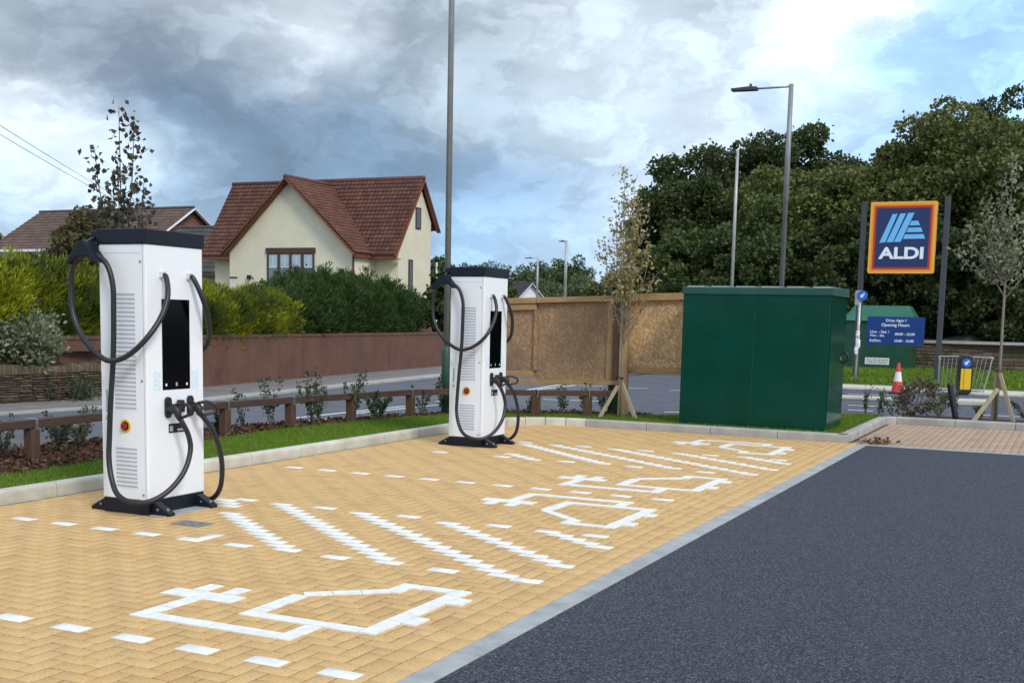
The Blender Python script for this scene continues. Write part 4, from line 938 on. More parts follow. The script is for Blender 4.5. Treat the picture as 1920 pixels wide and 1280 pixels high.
def bed_plant(loc, hgt, r, mk, seed, label, n=90, stems=5, L=(.03, .07), group='young shrubs in the planting bed'):
    rng = np.random.default_rng(seed); t = thing('bed_plant', loc, label, 'plant', group); mb = MB(); B = []; D = []
    for k in range(stems):
        a = rng.uniform(0, 6.28); rr = r * rng.uniform(.2, 1); hh = hgt * rng.uniform(.6, 1.05)
        p = [(0, 0, -.02), (math.cos(a) * rr * .5, math.sin(a) * rr * .5, hh * .5), (math.cos(a) * rr, math.sin(a) * rr, hh)]; mb.tube(p, [.006, .004, .002], 4)
        P = np.array(p); f = rng.uniform(.25, 1, n // stems)[:, None]; q = np.where(f < .5, P[0] + (P[1] - P[0]) * f * 2, P[1] + (P[2] - P[1]) * (f * 2 - 1))
        B.append(q + rng.normal(0, .018, q.shape)); D.append(rng.normal(0, 1, q.shape) + np.array([0, 0, .4]))
    B = np.concatenate(B); V, F = leaves(B, np.concatenate(D), rng.uniform(*L, len(B)), .035, rng, .2)
    np_mesh('foliage', V, F, MT[mk], t); mb.build('stems', MT['twig'], t); return t
BP = [((-9.35, 7.9, .1), .30, .20, 'plantleaf', 140), ((-9.75, 8.6, .1), .42, .22, 'plantleaf2', 120), ((-9.6, 9.3, .1), .40, .30, 'plantleaf2', 200), ((-9.85, 9.8, .1), .42, .30, 'plantleaf2', 200), ((-9.8, 10.3, .1), .55, .18, 'plantleaf', 70),
 ((-9.9, 11.4, .1), .34, .2, 'plantleaf', 70), ((-9.75, 12.0, .1), .36, .14, 'plantleaf', 90), ((-9.75, 12.5, .1), .60, .16, 'plantleaf', 40), ((-9.6, 12.9, .1), .70, .18, 'plantleaf', 70), ((-9.35, 13.55, .1), .74, .24, 'plantleaf', 150), ((-9.5, 13.9, .1), .72, .28, 'plantleaf2', 110),
 ((-9.3, 14.45, .1), .78, .30, 'plantleaf', 150), ((-9.1, 14.75, .1), .45, .30, 'plantleaf', 170), ((-9.3, 15.3, .1), .35, .2, 'plantleaf', 60), ((-9.0, 15.9, .1), .45, .16, 'plantleaf', 60), ((-8.95, 16.5, .1), .62, .25, 'plantleaf', 150),
 ((-7.5, 17.9, .1), .42, .2, 'plantleaf', 80), ((-7.15, 18.0, .1), .50, .12, 'redplant', 90), ((-6.9, 18.2, .1), .38, .2, 'plantleaf', 60), ((-7.9, 17.5, .1), .36, .2, 'plantleaf', 60),
 ((-3.0, 21.45, .1), .40, .18, 'plantleaf', 60), ((-2.75, 21.3, .1), .45, .3, 'plantleaf', 50), ((-1.35, 21.7, .1), .25, .3, 'limeplant', 120), ((-.6, 21.6, .1), .50, .4, 'plantleaf', 220), ((-.2, 21.7, .1), .55, .4, 'plantleaf', 200), ((.4, 21.5, .1), .5, .4, 'plantleaf', 160), ((-3.15, 21.0, .1), .52, .1, 'plantleaf', 40), ((-1.75, 21.75, .1), .55, .1, 'plantleaf', 40)]
WHERE = ['low leafy plant at the left end of the bark bed', 'grey green plant left of the nearest rail post', 'bushy grey green plant right of the nearest rail post', 'second bushy grey green plant, nearer the big charger', 'tall thin plant just left of the big charger',
 'plant hidden behind the big charger', 'small plant right of the big charger by a rail post', 'thin plant rising above the rail between the first two posts', 'tall thin plant left of the second rail post', 'tall leafy plant against the middle rail post', 'grey green plant leaning over the rail right of the middle post',
 'tall leafy plant left of the third post', 'bushy dark plant spreading right of the third post', 'small plant between the third and fourth posts', 'thin plant beside the fourth post', 'tall leafy plant beside the green pole base',
 'small plant right of the second charger', 'brown leaved plant between the two posts under the hoarding', 'small plant left of the hoarding post', 'small plant just behind the second charger',
 'thin plant right of the green cabinet', 'sprawling twiggy plant right of the green cabinet', 'low lime plant at the foot of the silvery sapling', 'leafy plant right of the silvery sapling stakes', 'leafy plant at the right edge of the picture', 'leafy plant beyond the right edge', 'single thin stem beside the kerb corner', 'single thin stem behind the black leaning post']
for i, ((loc, hh, rr, mk, n_), lab) in enumerate(zip(BP, WHERE)): bed_plant(loc, hh, rr, mk, 300 + i, lab, int(n_ * 2.0))
bush('brown_shrub', (-2.42, 21.4, .1), .36, .58, MT['redplant'], 64, 'rounded brownish shrub behind the kerb, below the traffic cone', 900, (.04, .08), .035)
bush('lime_shrub', (-1.98, 21.4, .1), .24, .38, MT['limeplant'], 65, 'small lime green shrub beside the black leaning post', 600, (.04, .07), .03)

# ------------------------------------------------------------------ rapid chargers
def text_mesh(name, s, m, parent, width=None, height=None, loc=(0, 0, 0), bold=0.0, align='LEFT', ext=.002, rot=(PI / 2, 0, 0), shear=0.0):
    cu = bpy.data.curves.new(name, 'FONT'); cu.body = s; cu.size = 1; cu.offset = bold; cu.extrude = ext; cu.shear = shear
    ob = bpy.data.objects.new(name, cu); C.collection.objects.link(ob); dg = bpy.context.evaluated_depsgraph_get(); dg.update()
    me = bpy.data.meshes.new_from_object(ob.evaluated_get(dg)); bpy.data.objects.remove(ob); bpy.data.curves.remove(cu)
    co = np.array([v.co for v in me.vertices]); x0, x1, y0, y1 = co[:, 0].min(), co[:, 0].max(), co[:, 1].min(), co[:, 1].max()
    sy = height / (y1 - y0) if height else None; sx = width / (x1 - x0) if width else sy; sy = sy or sx
    co[:, 0] = (co[:, 0] - x0) * sx - ({'LEFT': 0, 'CENTER': .5, 'RIGHT': 1}[align]) * (x1 - x0) * sx; co[:, 1] = (co[:, 1] - y0) * sy
    me.vertices.foreach_set('co', co.astype(np.float32).ravel()); me.materials.clear()
    o = link_mesh(name, me, m, parent); o.location = loc; o.rotation_euler = rot; return o

def charger():
    t = thing('charging_station', (-6.742, 7.5, 0), 'white rapid charger with black cap and two looped cables, the nearer and larger one', 'charger', 'rapid chargers on the block paving')
    HX_, HY_ = .236, .333
    MB().box(-HX_, HX_, -HY_, HY_, .117, 2.116).build('body', MT['white'], t, bevel=.010, seg=3)
    MB().box(-HX_ + .004, HX_ - .004, -HY_ + .004, HY_ - .004, .0, .117).build('plinth', MT['black'], t, bevel=.004)
    cap = MB().box(-HX_ - .012, HX_ + .012, -HY_ - .012, HY_ + .012, 2.119, 2.232).build('cap', MT['black'], t, bevel=.006)
    MB().box(HX_ - .028, HX_ - .024, -HY_ - .014, -HY_ - .011, 2.121, 2.230).box(HX_ + .011, HX_ + .014, -HY_ + .012, -HY_ + .016, 2.121, 2.230).build('cap_seam', MT['rubber'], cap)
    MB().box(-HX_ - .10, -HX_ - .013, -HY_ + .02, -HY_ + .10, 2.14, 2.222).box(-HX_ - .10, -HX_ - .013, HY_ - .10, HY_ - .02, 2.14, 2.222).build('cable_arm', MT['black'], t, bevel=.005)
    # side panel joint lines
    mb = MB()
    for sy in (-1, 1): mb.box(HX_ - .030, HX_ - .026, sy * HY_ - .0008, sy * HY_ + .0008, .125, 2.11)
    mb.box(-HX_ + .05, HX_ - .05, -HY_ - .0008, -HY_ + .0008, 2.045, 2.048)
    mb.build('panel_joint', MT['vent_dark'], t)
    # louvred vents on both narrow sides
    for sy in (-1, 1):
        for z0, z1 in ((.825, 1.745), (.205, .535)):
            v = MB().box(-.095, .13, sy * (HY_ + .0006) - .0006, sy * (HY_ + .0006) + .0006, z0, z1).build('vent', MT['offwhite'], t)
            sm = MB(); nn = round((z1 - z0) / .0335)
            for k in range(nn):
                z = z0 + (k + .5) * (z1 - z0) / nn
                for c in range(6):
                    a = -.088 + c * .036; sm.box(a, a + .033, sy * (HY_ + .0015) - .0008, sy * (HY_ + .0015) + .0008, z - .0055, z + .0055)
            sm.build('louvre_slots', MT['vent_dark'], v)
    # emergency stop
    e = MB(); N = 24
    def disc(mb, x, z, y0, y1, r, mi=0):
        mb.prism([(x + r * math.cos(2 * PI * k / N), z + r * math.sin(2 * PI * k / N)) for k in range(N)], lambda a, c, s: (a, y0 if s == 0 else y1, c), mi)
    disc(e, .012, .70, -HY_ - .006, -HY_ + .001, .052); e = e.build('emergency_stop', MT['yellow'], t, bevel=.001)
    r_ = MB(); disc(r_, .012, .70, -HY_ - .030, -HY_ - .006, .026); r_.build('red_button', MT['red'], e, bevel=.006)
    r_ = MB(); disc(r_, .012, .70, -HY_ - .008, -HY_ - .006, .036); r_.build('button_collar', MT['black'], e)
    MB().box(-.185, -.165, -HY_ - .001, -HY_ + .001, .80, .98).build('rating_label', MT['vent_dark'], t)
    MB().prism([(-.198, .742), (-.152, .742), (-.175, .785)], lambda x, z, s: (x, -HY_ - .0012 if s == 0 else -HY_ + .0005, z)).build('warning_triangle', MT['yellow'], t)
    lk = MB()
    for z in (.16, 1.06, 1.98): lk.prism([(.185 + .011 * math.cos(PI * k / 6), z + .011 * math.sin(PI * k / 6)) for k in range(12)], lambda x, zz, s: (x, -HY_ - .0025 if s == 0 else -HY_, zz))
    lk.build('panel_lock', MT['steel'], t)
    # screen
    s = MB().box(HX_ - .004, HX_ + .004, -.158, .165, .985, 1.70).build('screen', MT['screen'], t, bevel=.002)
    MB().box(HX_ + .004, HX_ + .0045, -.128, -.110, 1.015, 1.035).box(HX_ + .004, HX_ + .0045, .115, .133, 1.015, 1.035).build('screen_icons', MT['signwhite'], s)
    MB().box(HX_ + .004, HX_ + .0045, -.008, .012, 1.012, 1.042).build('status_icon', MT['vent_dark'], s)
    for y0, y1 in ((-.262, -.175), (.183, .27)): MB().box(HX_ - .001, HX_ + .0012, y0, y1, .985, 1.135).build('sticker', MT['sticker'], t)
    cr = MB().box(HX_ - .002, HX_ + .003, -.095, .09, .637, .712).build('card_reader', MT['black'], t, bevel=.002)
    MB().box(HX_ + .003, HX_ + .0036, -.085, -.045, .650, .695).box(HX_ + .003, HX_ + .0036, .005, .075, .650, .668).build('reader_label', MT['vent_dark'], cr)
    # feet
    for sx in (-1, 1):
        for sy in (-1, 1):
            y0 = sy * (HY_ - .075)
            f = MB().prism([(sx * (HX_ - .01), 0), (sx * (HX_ + .165), 0), (sx * (HX_ + .165), .026), (sx * (HX_ + .13), .045), (sx * (HX_ + .02), .105), (sx * (HX_ - .01), .105)], lambda a, c, s: (a, y0 - .04 if s == 0 else y0 + .04, c)).build('foot', MT['black'], t, bevel=.006)
            bl = MB(); bl.tube([(sx * (HX_ + .125), y0, .03), (sx * (HX_ + .125), y0, .060)], .012, 6); bl.tube([(sx * (HX_ + .06), y0 - .045, .05), (sx * (HX_ + .06), y0 + .045, .05)], .010, 6)
            bl.build('bolt', MT['steel'], f)
    # cable outlets, hooks, cables and plugs on each half
    for sg in (1, -1):
        Y = lambda y: y * sg
        MB().box(HX_ - .002, HX_ + .03, min(Y(-.13), Y(-.18)), max(Y(-.13), Y(-.18)), 1.865, 1.915).build('cable_outlet', MT['chrome'], t, bevel=.004)
        if sg == 1:
            P = [(.245, -.155, 1.885), (.285, -.155, 1.865), (.345, -.21, 1.72), (.35, -.30, 1.55), (.30, -.42, 1.38), (.16, -.47, 1.255), (-.02, -.47, 1.215), (-.19, -.455, 1.29), (-.32, -.45, 1.41), (-.41, -.44, 1.57), (-.435, -.43, 1.75), (-.42, -.43, 1.90), (-.36, -.43, 2.01), (-.265, -.43, 2.045),
                 (-.16, -.425, 2.02), (-.07, -.415, 1.95), (-.022, -.41, 1.80), (-.018, -.41, 1.6), (-.03, -.41, 1.25), (-.055, -.42, .9), (-.075, -.42, .62), (-.075, -.43, .45), (-.035, -.45, .30), (.05, -.48, .18), (.17, -.47, .125), (.29, -.40, .125), (.375, -.27, .20), (.415, -.13, .34), (.415, -.05, .50), (.40, -.05, .62), (.375, -.085, .72), (.345, -.108, .785)]
        else:
            P = [(.245, .165, 1.885), (.285, .168, 1.865), (.34, .215, 1.70), (.33, .29, 1.53), (.26, .37, 1.36), (.10, .40, 1.25), (-.10, .42, 1.23), (-.28, .43, 1.36), (-.38, .43, 1.57), (-.40, .43, 1.80), (-.34, .43, 2.0), (-.24, .43, 2.04), (-.13, .42, 2.0), (-.05, .41, 1.85), (-.04, .40, 1.3), (-.05, .40, .7), (-.04, .41, .3), (.02, .42, .10), (.16, .41, .05), (.30, .36, .06), (.395, .34, .16), (.425, .33, .33), (.42, .30, .50), (.40, .24, .65), (.365, .18, .75), (.34, .155, .79)]
        MB().tube(spline(P, 6), .0215, 10).build('cable', MT['rubber'], t, smooth=True)
        a = P[13] if sg == 1 else P[11]
        # hood that carries the cable: folded peak
        yy = a[1]; mb = MB(); w = .055
        mb.prism([(a[0] - .175, 1.965), (a[0] - .02, 2.135), (a[0] + .02, 2.135), (a[0] + .165, 1.975), (a[0] + .13, 1.965), (a[0] + .07, 2.015), (a[0] - .07, 2.015), (a[0] - .14, 1.955)], lambda u, z, s: (u, yy - w if s == 0 else yy + w, z))
        mb.bar((a[0] + .0, yy, 2.12), (-HX_ - .06, (HY_ - .06) * -sg, 2.18), .03, .03)
        mb.build('cable_hook', MT['black'], t, bevel=.004)
        yc = -.108 if sg == 1 else .155
        # holster: rounded back plate and socket
        hp = MB(); K = 12; hh = .055; wd = .034
        prof = [(yc + wd * math.cos(q), .895 + wd * math.sin(q)) for q in [PI * k / K for k in range(K + 1)]] + [(yc + wd * math.cos(q), .795 + wd * math.sin(q)) for q in [PI + PI * k / K for k in range(K + 1)]]
        hp.prism(prof, lambda y, z, s: (HX_ - .002 if s == 0 else HX_ + .022, y, z)); hp.tube([(HX_ + .015, yc, .835), (HX_ + .07, yc, .832)], .034, 12)
        hp.build('holster', MT['plastic_black'], t, bevel=.003)
        e_ = P[-1]; g_ = MB()
        g_.tube([(HX_ + .045, yc, .838), (HX_ + .085, yc, .835), (HX_ + .10, yc, .825), (e_[0], e_[1] + 0, e_[2]), (.5 * (P[-2][0] + e_[0]), .5 * (P[-2][1] + e_[1]), .5 * (P[-2][2] + e_[2]))], [.040, .040, .036, .027, .022], 12)
        pl = g_.build('plug', MT['plastic_black'], t, smooth=True)
        hn = MB(); hx = HX_ + .085
        dy = .02 if sg == 1 else .05
        hn.tube(spline([(hx, yc, .870), (hx + .06, yc + dy, .880), (hx + .115, yc + dy * 1.7, .850), (hx + .11, yc + dy * 1.9, .80), (e_[0] + .02, e_[1] + .005, e_[2] - .02)], 4), .013, 7)
        hn.build('handle', MT['plastic_black'], pl, smooth=True)
    MB().box(HX_ - .002, HX_ + .05, -.005, .055, .835, .90, top=.006).box(HX_ - .002, HX_ + .035, -.01, .065, .80, .84).build('spare_holster', MT['plastic_black'], t, bevel=.005)
    return t
ch = charger()
c2 = copy_tree(ch); c2.location = (-6.85, 13.56, 0); c2['label'] = 'white rapid charger with looped cables, the farther one beside the tall grey pole'
setp(MB().box(-6.56, -6.36, 7.18, 7.83, -.008, .006).build('concrete_pad', MT['edging'], bevel=.003), kind='structure')
setp(MB().box(-6.13, -5.85, 6.98, 7.16, -.008, .0045).build('inspection_cover', MT['drain'], bevel=.002), 'small grey flush cover in the paving in front of the big charger', 'cover')

# ------------------------------------------------------------------ knee rail
t = thing('knee_rail', (-9.3, 9, .1), 'low brown timber knee rail along the road side of the verge', 'fence'); o = Vector((-9.3, 9, .1))
PP = [(-9.30, 5.6), (-9.32, 7.1), (-9.36, 8.66), (-9.50, 10.3), (-9.55, 11.9), (-9.42, 13.1), (-9.27, 14.35), (-9.10, 15.74), (-8.50, 16.6), (-7.58, 17.05), (-6.92, 17.58)]
for i, (x, y) in enumerate(PP):
    MB().box(x - o.x - .055, x - o.x + .055, y - o.y - .055, y - o.y + .055, -.05, .315).build('post', MT['postwood'], t, bevel=.006)
    q = Vector((*PP[i + 1], 0)) if i < len(PP) - 1 else Vector((-6.55, 17.86, 0)); p = Vector((x, y, 0)); d = (q - p).normalized() * .004
    vz = Vector((0, 0, .365 + .1))
    MB().bar(p + vz + d - o, q + vz - d - o, .10, .085).build('rail', MT['railwood'], t, bevel=.006)
    dd = d.normalized(); nn = Vector((-dd.y, dd.x, 0)) * .058
    sb = MB()
    for sg in (-1, 1): sb.bar(p + nn * sg + Vector((0, 0, .30 + .1)) - o, p + nn * sg + Vector((0, 0, .413 + .1)) - o, .045, .005, up=tuple(dd))
    sb.bar(p + nn + Vector((0, 0, .414 + .1)) - o, p - nn + Vector((0, 0, .414 + .1)) - o, .05, .006)
    sb.build('rail_strap', MT['steel'], t)

# ------------------------------------------------------------------ hoarding
HZ = lambda x: .036 * (x + 5.6)
t = thing('timber_hoarding', (-6.5, 18.2, .1), 'raised strand board hoarding on a timber frame behind the far kerb', 'hoarding'); o = Vector((-6.5, 18.2, .1))
def hb(name, x0, x1, z0, z1, y0, y1, m, bev=.004):
    mb = MB(); vs = [(x, y, z + HZ(x)) for z in (z0, z1) for x, y in ((x0, y0), (x1, y0), (x1, y1), (x0, y1))]
    mb.add([tuple(Vector(v) - o) for v in vs], [(0, 3, 2, 1), (4, 5, 6, 7), (0, 1, 5, 4), (1, 2, 6, 5), (2, 3, 7, 6), (3, 0, 4, 7)]); return mb.build(name, MT[m], t, bevel=bev)
hb('board', -9.75, -8.125, .74, 2.02, 18.24, 18.258, 'osb_dark'); hb('board', -8.12, -6.66, .70, 2.03, 18.235, 18.253, 'osb_dark'); hb('board', -6.655, -4.35, .80, 2.03, 18.24, 18.258, 'osb_light')
hb('rail', -9.75, -8.13, 1.965, 2.062, 18.17, 18.235, 'softwood'); hb('rail', -9.75, -8.13, 1.86, 1.955, 18.19, 18.237, 'softwood'); hb('rail', -8.12, -6.60, 1.972, 2.058, 18.165, 18.232, 'softwood'); hb('rail', -6.44, -4.35, 1.965, 2.075, 18.17, 18.238, 'softwood')
hb('rail', -9.75, -8.16, .74, .845, 18.19, 18.237, 'softwood'); hb('rail', -9.75, -6.60, .62, .70, 18.165, 18.232, 'softwood'); hb('rail', -6.44, -4.35, .80, .90, 18.19, 18.238, 'softwood')
hb('stud', -8.17, -8.11, .85, 1.86, 18.20, 18.234, 'osb_dark'); hb('stud', -6.86, -6.76, .705, 1.965, 18.195, 18.233, 'softpost'); hb('stud', -6.755, -6.62, .705, 1.965, 18.16, 18.233, 'darkstud')
hb('stud', -4.7, -4.6, .90, 1.96, 18.195, 18.238, 'softpost')
for x in (-9.55, -6.52, -4.45): MB().box(x - .065 - o.x, x + .065 - o.x, -.16, -.035, -.1, 1.93 + HZ(x)).build('post', MT['softpost'], t, bevel=.005)
mb = MB().tube([(-4.9 - o.x, .05, 1.98), (-4.9 - o.x, .05, 2.05), (-4.72 - o.x, .05, 2.055), (-4.72 - o.x, .05, 1.98)], .012, 6).build('bracket', MT['softwood'], t)
setp(MB().box(-6.87, -6.66, 18.34, 18.52, .05, .74).box(-6.885, -6.645, 18.33, 18.53, .74, .765).build('feeder_pillar', MT['contgreen'], bevel=.006), 'narrow dark green pillar half hidden behind the hoarding post', 'feeder pillar')

# ------------------------------------------------------------------ green cabinet
t = thing('electrical_cabinet', (-4.23, 17.9, .085), 'large glossy dark green metal cabinet on the grass at the kerb corner', 'cabinet', rotz=-.008)
w, d, hh = 1.085, .627, 2.0
b_ = MB().box(-w, w, -d, d, 0, hh).build('body', MT['green'], t, bevel=.012, seg=3)
lid = MB(); lid.prism([(-d - .018, hh - .050), (-d - .018, hh + .040), (-d, hh + .055), (d, hh + .075), (d + .018, hh + .055), (d + .018, hh - .050)], lambda y, z, s: (-w - .016 if s == 0 else w + .030, y, z))
lid = lid.build('lid', MT['green_rim'], t, bevel=.005)
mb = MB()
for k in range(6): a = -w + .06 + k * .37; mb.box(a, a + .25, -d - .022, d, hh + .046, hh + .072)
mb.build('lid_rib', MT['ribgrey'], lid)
mb = MB().box(-w + .03, -w + .033, -d - .003, -d + .001, .04, hh - .07).box(w - .06, w - .057, -d - .003, -d + .001, .04, hh - .07)
mb.box(-.002, .002, -d - .0015, -d + .001, .03, hh - .06); mb.build('corner_fold', MT['contgreen'], b_)
dr = MB().box(w, w + .012, -d + .06, d - .05, .08, hh - .09).build('door', MT['green'], t, bevel=.004)
hd = MB(); hd.tube(spline([(w + .01, d - .16, 1.14), (w + .075, d - .16, 1.10), (w + .08, d - .16, 1.02), (w + .01, d - .16, .97)], 4), .014, 8); hd.build('handle', MT['rubber'], dr, smooth=True)
MB().box(w + .012, w + .02, d - .36, d - .32, 1.02, 1.07).build('lock', MT['steel'], dr)
MB().box(-w - .02, w + .02, -d - .02, d + .02, -.03, .012).build('base_frame', MT['contgreen'], t)

# ------------------------------------------------------------------ store sign
SY = 35.8
t = thing('pylon_sign', (-4.6, SY, .05), 'tall blue store sign with orange border and opening hours panel on two dark posts', 'sign'); SX = -4.6
for x, zt in ((-5.72, 5.18), (-3.46, 5.27)): MB().box(x - SX - .075, x - SX + .075, -.075, .075, -.2, zt - .05).build('post', MT['poledark'], t, bevel=.01)
px0, px1, pz0, pz1 = -5.53 - SX, -3.72 - SX, 3.09, 5.10
def ro(x0, x1, z0, z1, r, n=5):
    p = []
    for cx, cz, a0 in ((x1 - r, z1 - r, 0), (x0 + r, z1 - r, PI / 2), (x0 + r, z0 + r, PI), (x1 - r, z0 + r, 3 * PI / 2)): p += [(cx + r * math.cos(a0 + PI / 2 * k / n), cz + r * math.sin(a0 + PI / 2 * k / n)) for k in range(n + 1)]
    return p
pan = MB().prism(ro(px0, px1, pz0, pz1, .05), lambda x, z, s: (x, -.10 if s == 0 else .12, z)).build('sign_panel', MT['signyellow'], t)
for ins, m_, y in ((.065, 'orange', -.103), (.115, 'signred', -.106), (.175, 'navy', -.109)):
    MB().prism(ro(px0 + ins, px1 - ins, pz0 + ins, pz1 - ins, .03), lambda x, z, s: (x, y if s == 0 else -.10, z)).build({'orange': 'orange_border', 'signred': 'red_border', 'navy': 'blue_field'}[m_], MT[m_], pan)
K = .00566; cxp, czp = (px0 + px1) / 2, (pz0 + pz1) / 2
lg = MB(); f = lambda x, y: (cxp + (x - 352) * K, czp - (y - 281) * K)
for poly in ([(300, 165), (324, 164), (272, 304), (243, 306)], [(337, 163), (364, 162), (309, 303), (278, 304)], [(375, 161), (405, 159), (346, 302), (314, 303)], [(392, 200), (424, 199), (435, 221), (384, 222)], [(380, 233), (440, 232), (449, 254), (371, 255)], [(366, 266), (453, 265), (463, 287), (357, 288)]):
    lg.prism([f(*p) for p in poly], lambda x, z, s: (x, -.113 if s == 0 else -.109, z))
lg.build('logo', MT['lightblue'], pan)
text_mesh('lettering', 'ALDI', MT['signwhite'], pan, width=1.23, height=.335, loc=(cxp - .01, -.112, czp - (387 - 281) * K), bold=.035, align='CENTER')
for xs in ((px0 - .12, px0), (px1, px1 + .18)):
    for z in (3.5, 4.7): MB().box(xs[0], xs[1], -.02, .02, z, z + .06).build('bracket', MT['poledark'], t)
hz0, hz1, hx0, hx1 = 1.11 - .05, 1.91 - .05, -5.45 - SX, -3.86 - SX
hp = MB().box(hx0, hx1, -.11, -.07, hz0, hz1).build('opening_hours_panel', MT['hoursblue'], t)
K2 = (hx1 - hx0) / 515; q = lambda x, y: (hx0 + (x - 195) * K2, -.111, hz1 - (y - 160) * K2)
for s_, x, y, hgt_, al in (('Oriau Agor /', 455, 214, 34, 'CENTER'), ('Opening Hours', 450, 258, 38, 'CENTER'), ('Llun. - Sad. /', 228, 312, 25, 'LEFT'), ('Mon. - Sat.', 228, 345, 22, 'LEFT'), ('08:00 - 22:00', 450, 330, 24, 'LEFT'), ('Sul/Sun.', 225, 393, 25, 'LEFT'), ('10:00 - 16:00', 450, 392, 24, 'LEFT')):
    text_mesh('lettering', s_, MT['signwhite'], hp, height=hgt_ * K2, loc=q(x, y), bold=.012, align=al)

# ------------------------------------------------------------------ lamp columns and poles
def lamp(loc, hgt_, r0, r1, arm, lant, label, m='polegrey', up=0.0, base=None, group='street lamps', elbow=False):
    t = thing('street_lamp', loc, label, 'street lamp', group)
    zb = base or 0
    if base: MB().tube([(0, 0, -.1), (0, 0, base), (0, 0, base + .06)], [r0 * 1.5, r0 * 1.5, r0], 14).build('column_base', MT['polegreen'], t, smooth=True)
    MB().tube([(0, 0, zb - .1 if not base else base), (0, 0, hgt_ * .62), (0, 0, hgt_ * .621), (0, 0, hgt_)], [r0, r0 * .92, r0 * .95 if not elbow else r0 * 1.08, r1], 12).build('column', MT[m], t, smooth=True)
    MB().tube([(0, 0, hgt_ - .06), (-arm, 0, hgt_ - .06 + up)], r1 * .42 if arm > .6 else r1 * .5, 8).build('arm', MT[m], t, smooth=True)
    z = hgt_ - .06 + up; L_ = lant
    lb = MB().prism([(-arm + .12, z + .04), (-arm - .1, z + .055), (-arm - L_, z + .03), (-arm - L_, z - .035), (-arm + .12, z - .045)], lambda x, zz, s: (x, -.11 if s == 0 else .11, zz)).build('lantern', MT['poledark'], t, bevel=.01)
    MB().tube([(-arm - .06, 0, z + .04), (-arm - .06, 0, z + .13)], .035, 8).build('photocell', MT['poledark'], lb)
    return t
lamp((-6.93, 31.0, 0), 7.66, .068, .060, .98, .55, 'tall grey street lamp with a long arm behind the green cabinet', elbow=True)
lamp((-11.45, 43.1, 0), 7.80, .065, .05, .18, .35, 'pale slim street lamp in front of the dark trees, left of the taller one', 'polelight')
lamp((-36.1, 86.2, 0), 7.75, .13, .09, .25, .35, 'thin pale lamp column above the hoarding, right of the two far ones', 'polelight')
lamp((-47.5, 106.4, 0), 7.6, .11, .08, .75, .6, 'faintest far lamp column above the hoarding, by the white cottage', 'polelight')
lamp((-8.92, 16.54, .05), 10.2, .048, .040, 1.0, .6, 'tall grey pole rising out of the picture behind the farther charger', base=1.05)
t = thing('utility_pole', (-16.0, 13.75, 0), 'pale slim pole at the left edge in front of the stone wall', 'pole')
MB().tube([(0, 0, -.1), (0, 0, 3), (0, 0, 5.4)], [.055, .05, .045], 12).build('pole', MT['polelight'], t, smooth=True)
MB().tube([(0, 0, -.02), (0, 0, .05)], .085, 10).build('pole_foot', MT['edging'], t)
for i, (dz, lab) in enumerate(((0, 'upper thin overhead wire crossing the sky at the left'), (-.16, 'lower thin overhead wire crossing the sky at the left'))):
    a = np.array([-16.0, 13.75, 4.75 + dz]); c = np.array([-40.5, 48.0, 5.55 + dz * .5]); pts = [tuple(a + (c - a) * u - np.array([0, 0, .55 * 4 * u * (1 - u) * .35])) for u in np.linspace(0, 1, 14)]
    setp(MB().tube(pts, .006, 5).build('overhead_wire', MT['polegrey']), lab, 'wire')

# ------------------------------------------------------------------ far side of the access road
t = thing('recycling_container', (-6.35, 45.2, .1), 'dark green container with a sloped lid behind the opening hours panel', 'container')
MB().prism([(-1.25, 0), (1.12, 0), (1.18, 1.72), (-1.25, 1.72)], lambda x, z, s: (x, -.9 if s == 0 else .9, z)).build('body', MT['contgreen'], t, bevel=.02)
MB().add([(-1.3, -1, 1.72), (1.25, -1, 1.72), (1.25, 1, 1.72), (-1.3, 1, 1.72), (-.95, -.45, 2.28), (.95, -.45, 2.28), (.95, .45, 2.28), (-.95, .45, 2.28)], [(0, 3, 2, 1), (4, 5, 6, 7), (0, 1, 5, 4), (1, 2, 6, 5), (2, 3, 7, 6), (3, 0, 4, 7)]).build('lid', MT['controof'], t, bevel=.02)
pl = MB().box(-.42, .42, -.915, -.9, .18, .42).build('notice', MT['conewhite'], t)
rng = np.random.default_rng(3); mb = MB()
for r_ in range(3):
    x = -.36
    while x < .34: w_ = rng.uniform(.03, .09); mb.box(x, min(x + w_, .38), -.9165, -.915, .22 + r_ * .062, .245 + r_ * .062); x += w_ + .025
mb.build('notice_print', MT['contgreen'], pl)
t = thing('traffic_cone', (-3.92, 31.06, -.03), 'red and white traffic cone standing by the access road', 'traffic cone'); N = 20
def cone_sec(z0, z1): r = lambda z: .155 - .125 * z / .76; return MB().tube([(0, 0, z0), (0, 0, z1)], [r(z0), r(z1)], N)
MB().box(-.19, .19, -.19, .19, 0, .035).build('base', MT['plastic_black'], t, bevel=.01)
cone_sec(.035, .30).build('cone', MT['conered'], t, smooth=False); cone_sec(.301, .54).build('reflective_sleeve', MT['conewhite'], t); cone_sec(.541, .76).build('cone_tip', MT['conered'], t)
t = thing('keep_left_bollard', (-2.42, 31.9, .02), 'black and yellow traffic bollard with a blue arrow disc', 'bollard', rotz=.35)
MB().prism(ro(-.17, .17, -.05, .95, .12), lambda x, z, s: (x, -.09 if s == 0 else .14, z)).build('body', MT['plastic_black'], t, bevel=.03)
MB().box(-.125, .125, -.098, -.088, .08, .60).build('yellow_face', MT['bolyellow'], t)
MB().box(-.055, -.045, -.1, -.097, .08, .60).build('face_rib', MT['plastic_black'], t)
N = 20; dk = MB().prism([(.11 * math.cos(2 * PI * k / N), .75 + .11 * math.sin(2 * PI * k / N)) for k in range(N)], lambda x, z, s: (x, -.102 if s == 0 else -.09, z)).build('blue_disc', MT['bolblue'], t)
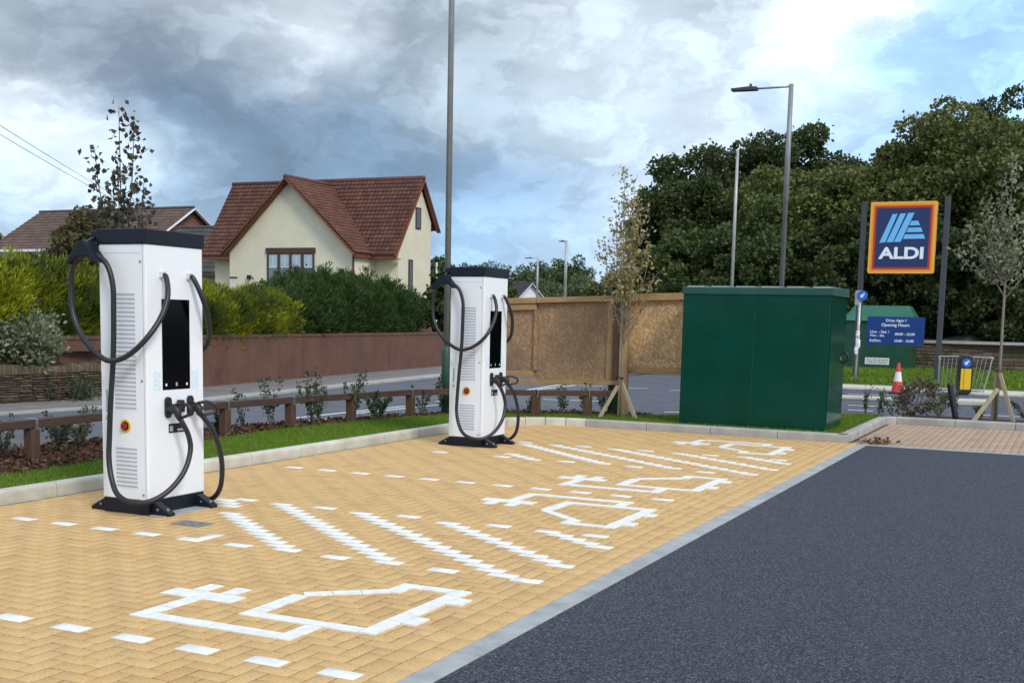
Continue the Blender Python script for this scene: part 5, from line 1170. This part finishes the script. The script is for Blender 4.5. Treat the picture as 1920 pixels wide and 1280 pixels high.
def arrow(o2, name, cx, cz, y, r, parent):
    a = lambda u, v: (cx + (u + v) * .7071 * r, cz + (u - v) * .7071 * r)   # pointing down-left
    return MB().prism([a(-.75, 0), (a(-.1, .55)), a(-.1, .2), a(.75, .2), a(.75, -.2), a(-.1, -.2), a(-.1, -.55)], lambda x, z, s: (x, y if s == 0 else y + .003, z)).build(name, MT['signwhite'], parent)
arrow(None, 'arrow', 0, .75, -.106, .09, dk)
t = thing('crowd_barrier', (-2.55, 32.25, 0), 'galvanised crowd barrier leaning slightly beside the bollard', 'barrier'); lean = .20
X = lambda x, z: x + lean * z * (1 if x > 0 else -.02) * (0.9 if x > 0 else 1)
MB().tube(spline([(X(-.52, .05), 0, .05), (X(-.52, .8), 0, .8), (X(-.45, .9), 0, .9), (X(.48, .9), .05, .9), (X(.56, .82), .05, .82), (X(.55, .12), 0, .12), (X(.48, .06), 0, .06), (-.52, 0, .06)], 4), .02, 8).build('frame', MT['steel'], t, smooth=True)
mb = MB()
for k in range(1, 12): x = -.52 + k * .088; mb.tube([(X(x, .06), 0, .06), (x + lean * .9 * (k / 12) * .9, .04, .9)], .008, 5)
mb.build('bars', MT['steel'], t)
mb = MB()
for x in (-.45, .42): mb.tube([(x, -.22, -.05), (x, 0, .08), (x, .22, -.05)], .016, 6)
mb.build('feet', MT['steel'], t)
t = thing('sign_post', (-5.42, 34.0, 0), 'thin grey post with a round blue arrow sign and torn wrapping', 'sign post')
MB().tube([(0, 0, -.1), (0, 0, 2.6)], .04, 10).build('post', MT['steel'], t, smooth=True)
N = 24; dk = MB().prism([(.07 + .14 * math.cos(2 * PI * k / N), 2.46 + .14 * math.sin(2 * PI * k / N)) for k in range(N)], lambda x, z, s: (x, -.07 if s == 0 else -.055, z)).build('blue_disc', MT['bolblue'], t)
arrow(None, 'arrow', .07, 2.46, -.074, .10, dk)
MB().box(-.13, -.03, -.05, -.04, 2.2, 2.6).build('grey_plate', MT['steel'], t)
mb = MB(); rng = np.random.default_rng(8); mb.tube([(rng.normal(0, .012), rng.normal(0, .012), z) for z in np.linspace(.85, 1.5, 12)], list(rng.uniform(.045, .085, 12)), 7); mb.build('plastic_wrapping', MT['conewhite'], t)
t = MB(); t.tube(spline([(.0, 0, -.02), (-.05, 0, .2), (-.10, 0, .42), (-.14, 0, .60)], 4), .052, 10); t = t.build('leaning_post', MT['rubber'], smooth=True); t.location = (-1.72, 21.45, .09); setp(t, 'short black post leaning over by the lime shrub', 'post')
# dry leaves swept against the kerb corner
rng = np.random.default_rng(77); n = 90; B = np.column_stack([rng.normal(-2.38, .13, n), rng.normal(17.0, .09, n), np.abs(rng.normal(0, .03, n)) + .004])
V, F = leaves(B, rng.normal(size=(n, 3)) * np.array([1, 1, .5]), rng.uniform(.04, .09, n), .045, rng, .3)
setp(np_mesh('dry_leaves', V, F, leafmat('dry_leaf', [(.10, .045, .03), (.20, .12, .06), (.30, .22, .13), (.07, .035, .025)], .8, .1)), 'small heap of dry brown leaves in the kerb corner', 'leaves')
t = MB().tube([(-2.33, 17.02, .03), (-2.2, 17.1, .05)], .025, 8); t = t.build('timber_offcut', MT['softwood']); setp(t, 'pale offcut lying in the heap of dry leaves', 'offcut')
